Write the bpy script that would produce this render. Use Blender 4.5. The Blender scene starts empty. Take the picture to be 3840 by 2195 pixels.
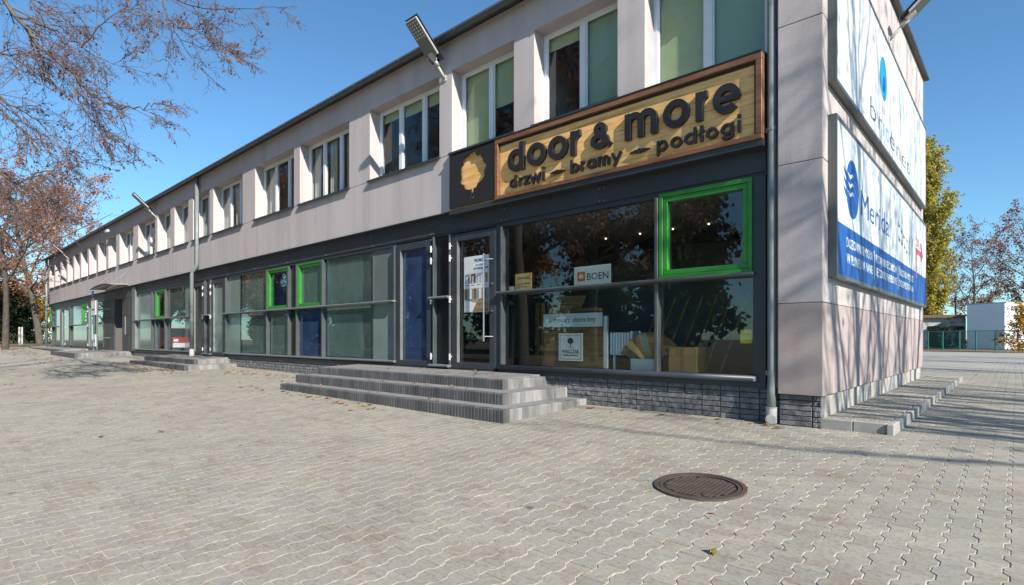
import bpy, bmesh, math, random
import numpy as np
from mathutils import Vector, Matrix

R = math.radians
scene = bpy.context.scene
random.seed(7)

# ------------------------------------------------------------------ camera
cd = bpy.data.cameras.new('camera'); cam = bpy.data.objects.new('camera', cd)
scene.collection.objects.link(cam); scene.camera = cam
CX, CY, CZ = 1.651, -7.289, 1.05
TH = R(42.324)
cam.location = (CX, CY, CZ); cam.rotation_euler = (R(90), 0, TH)
cd.sensor_fit = 'HORIZONTAL'; cd.sensor_width = 36.0
cd.lens = 36.0 * 2077.5 / 3840
cd.shift_y = 171.0 / 3840
cd.clip_start = 0.05; cd.clip_end = 2000

# ------------------------------------------------------------------ sky and sun
SUN_A, SUN_EL = R(16.0), R(33.0)          # azimuth from +X towards -Y, elevation
sdir = Vector((math.cos(SUN_A) * math.cos(SUN_EL), -math.sin(SUN_A) * math.cos(SUN_EL), math.sin(SUN_EL)))
world = bpy.data.worlds.new('World'); scene.world = world; world.use_nodes = True
wn = world.node_tree.nodes; wl = world.node_tree.links
sky = wn.new('ShaderNodeTexSky'); sky.sky_type = 'NISHITA'; sky.sun_disc = False
sky.sun_elevation = SUN_EL; sky.sun_rotation = math.atan2(sdir.x, sdir.y)
sky.altitude = 100; sky.air_density = 1.0; sky.dust_density = 0.15; sky.ozone_density = 2.5
bg = wn['Background']; bg.inputs['Strength'].default_value = 0.072
tn = wn.new('ShaderNodeMix'); tn.data_type = 'RGBA'; tn.blend_type = 'MULTIPLY'; tn.inputs[0].default_value = 1.0
tn.inputs[7].default_value = (0.90, 1.32, 1.50, 1)          # even tint over the whole sky
wl.new(sky.outputs['Color'], tn.inputs[6]); wl.new(tn.outputs[2], bg.inputs['Color'])
sl = bpy.data.lights.new('sun', 'SUN'); sl.energy = 5.0; sl.angle = R(0.53); sl.color = (1.0, 0.93, 0.83)
so = bpy.data.objects.new('sun', sl); scene.collection.objects.link(so)
so.rotation_euler = sdir.to_track_quat('Z', 'Y').to_euler()

vs = scene.view_settings
vs.view_transform = 'Standard'; vs.look = 'None'; vs.exposure = 0.74; vs.gamma = 1.0; vs.use_curve_mapping = False
scene.render.engine = 'CYCLES'
scene.cycles.use_denoising = True
try: scene.cycles.denoiser = 'OPENIMAGEDENOISE'
except Exception: pass
scene.cycles.max_bounces = 8; scene.cycles.transparent_max_bounces = 16
scene.cycles.caustics_reflective = False; scene.cycles.caustics_refractive = False

# ------------------------------------------------------------------ helpers
COL = scene.collection
SX, CX_ = math.sin(TH), math.cos(TH)
def ray(u, v):
    k = (u - 1920) / 2077.5
    return Vector((-SX + CX_ * k, CX_ + SX * k, -(v - 1268.5) / 2077.5))
def at(u, v, t):
    """a point in the street, t metres along the viewing direction"""
    return Vector((CX, CY, CZ)) + ray(u, v) * t
def G(x, y):
    return 0.045 * max(min(y, 0), -14) + 0.009 * min(max(0, -x - 4), 60)

def link(o):
    COL.objects.link(o); return o
def setp(o, parent):
    if parent is not None:
        o.parent = parent
        o.matrix_parent_inverse = (Matrix.Translation(parent.location) if parent.parent is None else Matrix.Identity(4)).inverted()
def tag(o, label=None, cat=None, group=None, kind=None):
    if label: o['label'] = label
    if cat: o['category'] = cat
    if group: o['group'] = group
    if kind: o['kind'] = kind
    return o
def empty(name, loc, label=None, cat=None, group=None):
    o = bpy.data.objects.new(name, None); o.location = loc; o.empty_display_size = 0.1
    link(o); return tag(o, label, cat, group)

class MB:
    def __init__(s): s.v = []; s.f = []; s.m = []
    def add(s, vs_, fs, mi=0):
        n = len(s.v); s.v += [tuple(p) for p in vs_]
        for f in fs: s.f.append(tuple(i + n for i in f)); s.m.append(mi)
        return s
    def box(s, x0, x1, y0, y1, z0, z1, mi=0):
        v = [(x0,y0,z0),(x1,y0,z0),(x1,y1,z0),(x0,y1,z0),(x0,y0,z1),(x1,y0,z1),(x1,y1,z1),(x0,y1,z1)]
        return s.add(v, [(0,3,2,1),(4,5,6,7),(0,1,5,4),(1,2,6,5),(2,3,7,6),(3,0,4,7)], mi)
    def cbox(s, x0, x1, y0, y1, z0, z1, c=0.005, mi=0):
        """box with chamfered edges"""
        c = min(c, (x1-x0)/2.2, (y1-y0)/2.2, (z1-z0)/2.2)
        bm = bmesh.new()
        bmesh.ops.create_cube(bm, size=1)
        for q in bm.verts:
            q.co = ((x0+x1)/2 + q.co.x*(x1-x0), (y0+y1)/2 + q.co.y*(y1-y0), (z0+z1)/2 + q.co.z*(z1-z0))
        bmesh.ops.bevel(bm, geom=list(bm.edges), offset=c, segments=1, affect='EDGES')
        s.bm(bm, mi); return s
    def bm(s, bm, mi=0):
        bm.verts.index_update()
        s.add([q.co.copy() for q in bm.verts], [[q.index for q in f.verts] for f in bm.faces], mi); bm.free()
    def prism(s, poly, mat3, d0, d1, mi=0):
        """poly: 2-D outline counter-clockwise; mat3(a,b,d)->xyz"""
        n = len(poly)
        v = [mat3(a, b, d0) for a, b in poly] + [mat3(a, b, d1) for a, b in poly]
        f = [tuple(range(n))[::-1], tuple(range(n, 2*n))] + [(i, (i+1) % n, n+(i+1) % n, n+i) for i in range(n)]
        return s.add(v, f, mi)
    def tube(s, pts, rad, n=8, cap=True, mi=0):
        pts = [Vector(p) for p in pts]
        if not hasattr(rad, '__len__'): rad = [rad]*len(pts)
        rings = []; up = None
        for i, p in enumerate(pts):
            d = (pts[min(i+1, len(pts)-1)] - pts[max(i-1, 0)])
            d = d.normalized() if d.length > 1e-9 else Vector((0,0,1))
            if up is None:
                up = d.orthogonal().normalized()
            a = (up - d*up.dot(d)); a = a.normalized() if a.length > 1e-6 else d.orthogonal().normalized()
            up = a; b = d.cross(a)
            rings.append([p + (a*math.cos(2*math.pi*k/n) + b*math.sin(2*math.pi*k/n))*rad[i] for k in range(n)])
        v = [q for r in rings for q in r]; f = []
        for i in range(len(pts)-1):
            for k in range(n):
                f.append((i*n+k, i*n+(k+1) % n, (i+1)*n+(k+1) % n, (i+1)*n+k))
        if cap:
            f.append(tuple(range(n))[::-1]); f.append(tuple((len(pts)-1)*n+k for k in range(n)))
        return s.add(v, f, mi)
    def mesh(s, name, mats, smooth=False):
        me = bpy.data.meshes.new(name); me.from_pydata(s.v, [], s.f)
        if not isinstance(mats, (list, tuple)): mats = [mats]
        for m in mats: me.materials.append(m)
        if len(mats) > 1: me.polygons.foreach_set('material_index', s.m)
        if smooth: me.polygons.foreach_set('use_smooth', [True]*len(me.polygons))
        me.update(); return me
    def build(s, name, mats, parent=None, smooth=False):
        o = bpy.data.objects.new(name, s.mesh(name, mats, smooth)); link(o); setp(o, parent); return o

def B(name, m, parent, *boxes, c=0.0):
    mb = MB()
    for b in boxes:
        (mb.cbox(*b, c=c) if c else mb.box(*b))
    return mb.build(name, m, parent)

def text_mesh(name, body, size, mat_, parent, frame, width=None, extrude=0.001, align='LEFT', bold=0.0, spacing=1.0):
    """flat lettering; frame = (origin, x-axis, y-axis)"""
    cu = bpy.data.curves.new(name, 'FONT'); cu.body = body; cu.size = size; cu.extrude = extrude
    cu.align_x = align; cu.offset = bold; cu.resolution_u = 3; cu.space_character = spacing
    tmp = bpy.data.objects.new(name, cu); link(tmp)
    dg = bpy.context.evaluated_depsgraph_get(); dg.update()
    me = bpy.data.meshes.new_from_object(tmp.evaluated_get(dg))
    COL.objects.unlink(tmp); bpy.data.objects.remove(tmp)
    o, ax, ay = Vector(frame[0]), Vector(frame[1]), Vector(frame[2])
    az = ax.cross(ay)
    n = len(me.vertices); co = np.empty(n*3, 'f'); me.vertices.foreach_get('co', co); co = co.reshape(-1, 3)
    if width and n:
        w = co[:, 0].max() - co[:, 0].min(); co[:, 0] = (co[:, 0] - co[:, 0].min()) * (width / w)
        if align == 'CENTER': co[:, 0] -= width/2
    M = np.array([ax, ay, az], 'f')
    co = co @ M + np.array(o, 'f')
    me.vertices.foreach_set('co', co.astype('f').ravel()); me.materials.clear(); me.materials.append(mat_); me.update(); me.name = name
    ob = bpy.data.objects.new(name, me); link(ob); setp(ob, parent); return ob

# ------------------------------------------------------------------ materials
def nt(name):
    m = bpy.data.materials.new(name); m.use_nodes = True
    return m, m.node_tree.nodes, m.node_tree.links, m.node_tree.nodes['Principled BSDF']
def noise_tex(n, l, scale, detail=4, rough=0.55, vec=None, dist=0.0):
    t = n.new('ShaderNodeTexNoise'); t.inputs['Scale'].default_value = scale; t.inputs['Detail'].default_value = detail
    t.inputs['Roughness'].default_value = rough; t.inputs['Distortion'].default_value = dist
    if vec is not None: l.new(vec, t.inputs['Vector'])
    return t
def ramp(n, l, fac, stops, interp='LINEAR'):
    r = n.new('ShaderNodeValToRGB'); r.color_ramp.interpolation = interp
    e = r.color_ramp.elements
    e[0].position, e[0].color = stops[0][0], (*stops[0][1], 1)
    e[1].position, e[1].color = stops[-1][0], (*stops[-1][1], 1)
    for p, c in stops[1:-1]:
        k = e.new(p); k.color = (*c, 1)
    l.new(fac, r.inputs['Fac']); return r
def mixc(n, l, fac, a, b, mode='MIX'):
    x = n.new('ShaderNodeMix'); x.data_type = 'RGBA'; x.blend_type = mode
    for s, val in ((0, fac), (6, a), (7, b)):
        if isinstance(val, (int, float)): x.inputs[s].default_value = val
        elif isinstance(val, (tuple, list)): x.inputs[s].default_value = (*val, 1)
        else: l.new(val, x.inputs[s])
    return x.outputs[2]
def pos(n): return n.new('ShaderNodeNewGeometry').outputs['Position']
def mapping(n, l, vec, scale=(1, 1, 1), rot=(0, 0, 0)):
    m = n.new('ShaderNodeMapping'); m.inputs['Scale'].default_value = scale; m.inputs['Rotation'].default_value = rot
    l.new(vec, m.inputs['Vector']); return m.outputs['Vector']
def bump(n, l, p, h, strength, dist):
    b = n.new('ShaderNodeBump'); b.inputs['Strength'].default_value = strength; b.inputs['Distance'].default_value = dist
    l.new(h, b.inputs['Height']); l.new(b.outputs['Normal'], p.inputs['Normal'])

def pm(name, col, rough=0.5, metal=0.0, spec=0.5, col2=None, vs_=3.0, lo=0.35, hi=0.65, bscale=None, bstr=0.3, bdist=0.002, stretch=(1, 1, 1), island=0.0, obj=0.0, detail=4):
    m, n, l, p = nt(name)
    p.inputs['Roughness'].default_value = rough; p.inputs['Metallic'].default_value = metal
    p.inputs['Specular IOR Level'].default_value = spec
    c = None
    P = pos(n)
    if stretch != (1, 1, 1): P = mapping(n, l, P, stretch)
    if col2 is not None:
        t = noise_tex(n, l, vs_, detail, vec=P)
        c = ramp(n, l, t.outputs['Fac'], [(lo, col), (hi, col2)]).outputs['Color']
    if island or obj:
        src = n.new('ShaderNodeNewGeometry').outputs['Random Per Island'] if island else n.new('ShaderNodeObjectInfo').outputs['Random']
        k = island or obj
        mr = n.new('ShaderNodeMapRange'); l.new(src, mr.inputs['Value'])
        mr.inputs['To Min'].default_value = 1 - k; mr.inputs['To Max'].default_value = 1 + k * 0.6
        cc = n.new('ShaderNodeCombineColor')
        for i in range(3): l.new(mr.outputs['Result'], cc.inputs[i])
        c = mixc(n, l, 1.0, c if c is not None else col, cc.outputs['Color'], 'MULTIPLY')
    if c is None: p.inputs['Base Color'].default_value = (*col, 1)
    else: l.new(c, p.inputs['Base Color'])
    if bscale:
        t = noise_tex(n, l, bscale, 5, 0.6, vec=pos(n)); bump(n, l, p, t.outputs['Fac'], bstr, bdist)
    return m

def stucco(name, col, col2):
    m, n, l, p = nt(name); p.inputs['Roughness'].default_value = 0.92; p.inputs['Specular IOR Level'].default_value = 0.2
    P = pos(n)
    st = noise_tex(n, l, 1.0, 5, 0.6, vec=mapping(n, l, P, (1.6, 1.6, 0.35)))
    big = ramp(n, l, st.outputs['Fac'], [(0.32, col2), (0.62, col)])
    sk_ = noise_tex(n, l, 1.0, 4, 0.6, vec=mapping(n, l, P, (2.6, 2.6, 0.14)))
    skr = ramp(n, l, sk_.outputs['Fac'], [(0.28, (0.88, 0.87, 0.87)), (0.50, (1, 1, 1))])
    fine = noise_tex(n, l, 130, 3, 0.6, vec=P)
    f2 = ramp(n, l, fine.outputs['Fac'], [(0.3, (0.82,)*3), (0.7, (1.08,)*3)])
    l.new(mixc(n, l, 1.0, mixc(n, l, 1.0, big.outputs['Color'], skr.outputs['Color'], 'MULTIPLY'), f2.outputs['Color'], 'MULTIPLY'), p.inputs['Base Color'])
    t2 = noise_tex(n, l, 95, 4, 0.65, vec=P)
    bump(n, l, p, t2.outputs['Fac'], 0.55, 0.006)
    return m

M = {}
M['wall'] = stucco('grey_render', (0.525, 0.472, 0.468), (0.47, 0.42, 0.417))
M['wall_dark'] = stucco('mauve_render', (0.41, 0.34, 0.325), (0.36, 0.30, 0.285))
M['side'] = stucco('pale_render', (0.51, 0.465, 0.45), (0.455, 0.41, 0.40))
M['side_dark'] = stucco('rose_render', (0.415, 0.345, 0.335), (0.37, 0.305, 0.295))
M['groove'] = pm('groove', (0.10, 0.09, 0.09), 0.9)
M['concrete'] = pm('base_concrete', (0.42, 0.40, 0.37), 0.9, col2=(0.34, 0.31, 0.27), vs_=5, bscale=60, bstr=0.3)
M['anth'] = pm('anthracite_metal', (0.030, 0.038, 0.046), 0.42, spec=0.5, col2=(0.038, 0.046, 0.055), vs_=2, bscale=14, bstr=0.05)
M['anth_light'] = pm('anthracite_panel', (0.032, 0.039, 0.046), 0.45, col2=(0.042, 0.050, 0.057), vs_=1.3, obj=0.12)
M['alu'] = pm('grey_aluminium', (0.21, 0.232, 0.23), 0.4, metal=0.25, col2=(0.17, 0.19, 0.19), vs_=4)
M['mull'] = pm('mullion_grey', (0.085, 0.098, 0.102), 0.4, metal=0.2, col2=(0.07, 0.08, 0.085), vs_=4)
M['steel'] = pm('stainless_steel', (0.62, 0.60, 0.57), 0.28, metal=0.95)
M['hinge'] = pm('hinge_metal', (0.70, 0.70, 0.70), 0.35, metal=0.5)
M['black'] = pm('black_panel', (0.010, 0.012, 0.016), 0.25, spec=0.5)
M['white'] = pm('white_plastic', (0.74, 0.76, 0.80), 0.38, col2=(0.68, 0.70, 0.74), vs_=3)
M['green'] = pm('green_frame', (0.030, 0.20, 0.030), 0.38, col2=(0.040, 0.235, 0.035), vs_=4)
M['pipe'] = pm('grey_green_pipe', (0.16, 0.19, 0.183), 0.38, col2=(0.19, 0.22, 0.212), vs_=5)
M['socket'] = pm('pale_grey_pipe', (0.42, 0.42, 0.41), 0.55)
M['roof'] = pm('roof_trim', (0.05, 0.052, 0.055), 0.5, col2=(0.07, 0.072, 0.075), vs_=2)
M['gutter'] = pm('gutter_grey', (0.07, 0.08, 0.085), 0.35)
M['lampgrey'] = pm('lamp_housing', (0.42, 0.41, 0.38), 0.5)
M['lampdark'] = pm('lamp_underside', (0.13, 0.135, 0.135), 0.5)
M['solar'] = pm('solar_panel', (0.02, 0.024, 0.04), 0.2)
M['lens'] = pm('led_lens', (0.75, 0.75, 0.72), 0.2)
M['frost'] = pm('frosted_pane', (0.185, 0.24, 0.215), 0.07, spec=0.25, col2=(0.16, 0.21, 0.19), vs_=1.5)
M['frost2'] = pm('papered_pane', (0.165, 0.205, 0.185), 0.04, spec=0.5, col2=(0.225, 0.275, 0.25), vs_=2.0, stretch=(1, 1, 0.4))
M['frost3'] = pm('dim_frosted_pane', (0.115, 0.14, 0.137), 0.06, spec=0.3, col2=(0.135, 0.16, 0.155), vs_=1.2)
M['sheet'] = pm('hung_paper_sheet', (0.27, 0.335, 0.305), 0.85, col2=(0.22, 0.28, 0.255), vs_=3.0, stretch=(1, 1, 0.35))
M['sheet_back'] = pm('back_sheet', (0.175, 0.21, 0.195), 0.9, col2=(0.145, 0.175, 0.165), vs_=1.5)
M['blue'] = pm('blue_film_pane', (0.034, 0.066, 0.135), 0.02, spec=0.8, col2=(0.018, 0.036, 0.080), vs_=1.4)
M['blind'] = pm('green_blind', (0.46, 0.51, 0.30), 0.8, col2=(0.40, 0.45, 0.28), vs_=2)
M['blind2'] = pm('dark_green_blind', (0.33, 0.44, 0.33), 0.8)
M['curtain'] = pm('pale_curtain', (0.50, 0.49, 0.44), 0.9, col2=(0.36, 0.35, 0.32), vs_=6, stretch=(2, 2, 0.1))
M['room'] = pm('room_wall', (0.24, 0.24, 0.25), 0.9)
M['room_floor'] = pm('room_floor', (0.14, 0.10, 0.07), 0.5)
M['stone'] = pm('dark_stone_cladding', (0.050, 0.050, 0.050), 0.55, col2=(0.075, 0.073, 0.07), vs_=18, bscale=90, bstr=0.1, obj=0.15)
M['plinth'] = pm('rock_faced_plinth', (0.10, 0.10, 0.106), 0.85, col2=(0.22, 0.216, 0.216), vs_=11, island=0.25, bscale=55, bstr=0.9, bdist=0.012)
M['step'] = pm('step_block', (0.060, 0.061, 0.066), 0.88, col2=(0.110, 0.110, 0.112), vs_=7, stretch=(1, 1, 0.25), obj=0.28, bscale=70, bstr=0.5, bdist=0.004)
M['step_sunlit'] = pm('step_block_sunlit_side', (0.12, 0.12, 0.122), 0.88, col2=(0.26, 0.253, 0.245), vs_=6, stretch=(1, 1, 0.2), obj=0.15, bscale=70, bstr=0.6, bdist=0.006)  # lighter step concrete: direct sun on the side faces is in the colour
M['tread'] = pm('step_tread', (0.225, 0.223, 0.218), 0.9, col2=(0.18, 0.178, 0.176), vs_=2.5, bscale=90, bstr=0.4)
M['rust'] = pm('rusty_cast_iron', (0.072, 0.056, 0.049), 0.7, metal=0.2, col2=(0.115, 0.070, 0.048), vs_=9, lo=0.45, hi=0.7, bscale=60, bstr=0.5, bdist=0.003)
M['rust_dark'] = pm('cast_iron_groove', (0.012, 0.010, 0.009), 0.9)
M['kerb'] = pm('kerb_stone', (0.22, 0.215, 0.20), 0.9, col2=(0.30, 0.29, 0.27), vs_=5, bscale=70, bstr=0.4, obj=0.1)
M['wood'] = None
M['letters'] = pm('black_lettering', (0.020, 0.019, 0.019), 0.45)
M['paper'] = pm('white_card', (0.62, 0.64, 0.64), 0.6)
M['ink'] = pm('dark_ink', (0.05, 0.055, 0.06), 0.7)
M['navy'] = pm('navy_ink', (0.03, 0.08, 0.22), 0.7)
M['orange'] = pm('orange_print', (0.65, 0.12, 0.03), 0.6)
M['card'] = pm('cardboard', (0.34, 0.19, 0.08), 0.8, col2=(0.40, 0.23, 0.10), vs_=4)
M['yellow'] = pm('yellow_card', (0.65, 0.55, 0.03), 0.6)
M['bwhite'] = pm('board_white', (0.66, 0.68, 0.67), 0.4)
M['bblue'] = pm('board_blue', (0.012, 0.085, 0.32), 0.5, spec=0.25)
M['bcyan'] = pm('board_cyan', (0.01, 0.30, 0.52), 0.35)
M['bred'] = pm('board_red', (0.62, 0.03, 0.05), 0.35)
M['bink'] = pm('board_ink', (0.035, 0.035, 0.05), 0.35)
M['bframe'] = pm('board_frame', (0.11, 0.115, 0.11), 0.4, metal=0.3)
M['trunk'] = pm('bark', (0.075, 0.062, 0.052), 0.95, col2=(0.125, 0.108, 0.09), vs_=9, stretch=(1, 1, 0.2), bscale=25, bstr=0.8, bdist=0.02)
M['twig'] = pm('twig_bark', (0.13, 0.092, 0.086), 0.9)
M['fence'] = pm('green_fence', (0.03, 0.20, 0.14), 0.5)
M['bld_white'] = pm('white_plaster', (0.82, 0.82, 0.82), 0.9, col2=(0.76, 0.76, 0.76), vs_=0.8)
M['bld_grey'] = pm('old_plaster', (0.45, 0.44, 0.42), 0.9, col2=(0.22, 0.20, 0.19), vs_=1.6, lo=0.5, hi=0.62)
M['rooftile'] = pm('leaf_strewn_roof', (0.22, 0.13, 0.07), 0.95, col2=(0.12, 0.10, 0.085), vs_=3)
M['darkwin'] = pm('dark_window', (0.02, 0.022, 0.025), 0.2)
M['canopy_glass'] = pm('pale_canopy', (0.30, 0.31, 0.29), 0.4)
M['soil'] = pm('leafy_soil', (0.10, 0.085, 0.05), 0.95, col2=(0.17, 0.12, 0.06), vs_=2.5, bscale=30, bstr=0.6, bdist=0.03)

def wood_mat(name, a, b, c, sc=1.0):
    m, n, l, p = nt(name); p.inputs['Roughness'].default_value = 0.5
    P = mapping(n, l, pos(n), (0.55*sc, 6*sc, 9*sc), (0, R(4), 0))
    t = noise_tex(n, l, 1.6, 8, 0.68, vec=P, dist=1.2)
    r = ramp(n, l, t.outputs['Fac'], [(0.32, c), (0.46, b), (0.58, a), (0.72, b)])
    l.new(r.outputs['Color'], p.inputs['Base Color']); return m
M['wood'] = wood_mat('oak_board', (0.88, 0.55, 0.22), (0.78, 0.44, 0.15), (0.48, 0.22, 0.06))
M['wood_frame'] = wood_mat('brown_wood_frame', (0.25, 0.115, 0.055), (0.19, 0.085, 0.04), (0.11, 0.048, 0.022), 1.5)
M['wood_dark'] = wood_mat('walnut_board', (0.20, 0.12, 0.06), (0.15, 0.085, 0.04), (0.07, 0.04, 0.02), 1.2)
M['wood_mid'] = wood_mat('mid_oak_board', (0.30, 0.19, 0.09), (0.24, 0.15, 0.07), (0.15, 0.09, 0.04), 1.2)

def glass_mat(name, tint, boost=1.6, rough=0.0):
    m, n, l, p = nt(name); n.remove(p)
    tr = n.new('ShaderNodeBsdfTransparent'); tr.inputs['Color'].default_value = (*tint, 1)
    gl = n.new('ShaderNodeBsdfGlossy'); gl.inputs['Roughness'].default_value = rough; gl.inputs['Color'].default_value = (0.95, 0.97, 1, 1)
    g = n.new('ShaderNodeNewGeometry'); dt = n.new('ShaderNodeVectorMath'); dt.operation = 'DOT_PRODUCT'
    l.new(g.outputs['Incoming'], dt.inputs[0]); l.new(g.outputs['Normal'], dt.inputs[1])
    def mth(op, a, b=None):
        q = n.new('ShaderNodeMath'); q.operation = op
        for i_, v_ in enumerate((a, b)):
            if v_ is None: continue
            if isinstance(v_, (int, float)): q.inputs[i_].default_value = v_
            else: l.new(v_, q.inputs[i_])
        return q.outputs[0]
    c_ = mth('SUBTRACT', 1.0, mth('ABSOLUTE', dt.outputs['Value']))
    mu = n.new('ShaderNodeMath'); mu.operation = 'MULTIPLY'; mu.use_clamp = True; mu.inputs[1].default_value = boost
    l.new(mth('ADD', 0.04, mth('MULTIPLY', 0.96, mth('POWER', c_, 5.0))), mu.inputs[0])
    mx = n.new('ShaderNodeMixShader'); l.new(mu.outputs[0], mx.inputs[0]); l.new(tr.outputs[0], mx.inputs[1]); l.new(gl.outputs[0], mx.inputs[2])
    l.new(mx.outputs[0], n['Material Output'].inputs['Surface']); return m
M['glass'] = glass_mat('window_glass', (0.90, 0.94, 0.92), 1.3)
M['glass_up'] = glass_mat('upper_window_glass', (0.93, 0.96, 0.94), 0.8)

def emit(name, col, s):
    m, n, l, p = nt(name); p.inputs['Emission Color'].default_value = (*col, 1); p.inputs['Emission Strength'].default_value = s; return m
M['spot'] = emit('ceiling_spot', (1, 0.8, 0.5), 2.5)

def leaf_mat(name, stops, trans=0.3):
    m, n, l, p = nt(name); p.inputs['Roughness'].default_value = 0.7; p.inputs['Specular IOR Level'].default_value = 0.25
    g = n.new('ShaderNodeNewGeometry')
    k = len(stops)
    r = ramp(n, l, g.outputs['Random Per Island'], [(i/(k-1) if k > 1 else 0, s) for i, s in enumerate(stops)])
    l.new(r.outputs['Color'], p.inputs['Base Color'])
    tl = n.new('ShaderNodeBsdfTranslucent'); l.new(r.outputs['Color'], tl.inputs['Color'])
    mx = n.new('ShaderNodeMixShader'); mx.inputs[0].default_value = trans
    l.new(p.outputs[0], mx.inputs[1]); l.new(tl.outputs[0], mx.inputs[2]); l.new(mx.outputs[0], n['Material Output'].inputs['Surface'])
    return m
M['leaf_brown'] = leaf_mat('russet_leaves', [(0.13, 0.06, 0.045), (0.22, 0.10, 0.065), (0.32, 0.155, 0.085), (0.19, 0.095, 0.075)])
M['leaf_orange'] = leaf_mat('orange_leaves', [(0.30, 0.13, 0.06), (0.38, 0.17, 0.075), (0.45, 0.20, 0.09), (0.28, 0.15, 0.08)])
M['leaf_poplar'] = leaf_mat('yellow_green_leaves', [(0.17, 0.21, 0.04), (0.30, 0.30, 0.05), (0.48, 0.40, 0.07), (0.62, 0.44, 0.07)], 0.45)
M['leaf_gold'] = leaf_mat('golden_leaves', [(0.60, 0.36, 0.03), (0.48, 0.26, 0.03), (0.34, 0.20, 0.03), (0.22, 0.12, 0.02)], 0.35)
M['leaf_dark'] = leaf_mat('dark_evergreen', [(0.02, 0.035, 0.018), (0.035, 0.05, 0.022), (0.05, 0.055, 0.025)], 0.1)
M['leaf_olive'] = leaf_mat('olive_leaves', [(0.06, 0.065, 0.02), (0.12, 0.10, 0.025), (0.20, 0.15, 0.03)], 0.25)
M['leaf_fallen'] = leaf_mat('fallen_leaf', [(0.30, 0.11, 0.04), (0.42, 0.17, 0.05), (0.45, 0.28, 0.06), (0.20, 0.07, 0.04), (0.38, 0.10, 0.05)], 0.1)
M['leaf_yellow'] = leaf_mat('yellow_fallen_leaf', [(0.5, 0.36, 0.06), (0.4, 0.3, 0.1)], 0.1)

def paver_mat():
    m, n, l, p = nt('concrete_paver'); p.inputs['Roughness'].default_value = 0.85; p.inputs['Specular IOR Level'].default_value = 0.3
    P = pos(n)
    at_ = n.new('ShaderNodeAttribute'); at_.attribute_name = 'rnd'
    oi = n.new('ShaderNodeObjectInfo')
    ad = n.new('ShaderNodeMath'); ad.operation = 'ADD'; l.new(at_.outputs['Fac'], ad.inputs[0]); l.new(oi.outputs['Random'], ad.inputs[1])
    fr = n.new('ShaderNodeMath'); fr.operation = 'FRACT'; l.new(ad.outputs[0], fr.inputs[0])
    base = ramp(n, l, fr.outputs[0], [(0, (0.262, 0.246, 0.206)), (0.3, (0.288, 0.270, 0.225)), (0.6, (0.314, 0.292, 0.240)), (0.8, (0.290, 0.275, 0.235)), (1, (0.270, 0.258, 0.226))])
    big = noise_tex(n, l, 0.8, 4, 0.6, vec=P)
    b2 = ramp(n, l, big.outputs['Fac'], [(0.35, (0.93, 0.93, 0.93)), (0.65, (1.07, 1.07, 1.06))])
    c = mixc(n, l, 1.0, base.outputs['Color'], b2.outputs['Color'], 'MULTIPLY')
    stn = noise_tex(n, l, 2.6, 5, 0.65, vec=mapping(n, l, P, (1, 2.2, 1)))
    sr = ramp(n, l, stn.outputs['Fac'], [(0.52, (0, 0, 0)), (0.75, (0.68, 0.68, 0.68))])
    c = mixc(n, l, sr.outputs['Color'], c, (0.205, 0.150, 0.105))
    sp = noise_tex(n, l, 38, 3, 0.7, vec=P)
    spr = ramp(n, l, sp.outputs['Fac'], [(0.28, (0.70, 0.69, 0.67)), (0.5, (1, 1, 1)), (0.75, (1.12, 1.12, 1.11))])
    c = mixc(n, l, 1.0, c, spr.outputs['Color'], 'MULTIPLY')
    spots = noise_tex(n, l, 7.0, 2, 0.5, vec=P)
    so_ = ramp(n, l, spots.outputs['Fac'], [(0.72, (1, 1, 1)), (0.78, (0.5, 0.49, 0.48))])
    c = mixc(n, l, 1.0, c, so_.outputs['Color'], 'MULTIPLY')
    l.new(c, p.inputs['Base Color'])
    t = noise_tex(n, l, 160, 4, 0.7, vec=P); bump(n, l, p, t.outputs['Fac'], 0.35, 0.003)
    return m
M['paver'] = paver_mat()
M['sand'] = pm('joint_sand', (0.60, 0.555, 0.475), 0.95, col2=(0.50, 0.455, 0.38), vs_=14, bscale=200, bstr=0.5)

def far_pave_mat():
    m, n, l, p = nt('far_paving'); p.inputs['Roughness'].default_value = 0.88
    P = pos(n)
    br = n.new('ShaderNodeTexBrick'); l.new(mapping(n, l, P, (1, 1, 1), (0, 0, R(90))), br.inputs['Vector'])
    br.inputs['Scale'].default_value = 1.0; br.inputs['Brick Width'].default_value = 0.2; br.inputs['Row Height'].default_value = 0.14
    br.inputs['Mortar Size'].default_value = 0.006; br.inputs['Color1'].default_value = (0.285, 0.27, 0.24, 1)
    br.inputs['Color2'].default_value = (0.315, 0.30, 0.262, 1); br.inputs['Mortar'].default_value = (0.42, 0.385, 0.325, 1)
    big = noise_tex(n, l, 0.7, 4, 0.6, vec=P)
    b2 = ramp(n, l, big.outputs['Fac'], [(0.35, (0.86, 0.85, 0.84)), (0.65, (1.08, 1.07, 1.05))])
    l.new(mixc(n, l, 1.0, br.outputs['Color'], b2.outputs['Color'], 'MULTIPLY'), p.inputs['Base Color']); return m
M['farpave'] = far_pave_mat()

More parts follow.
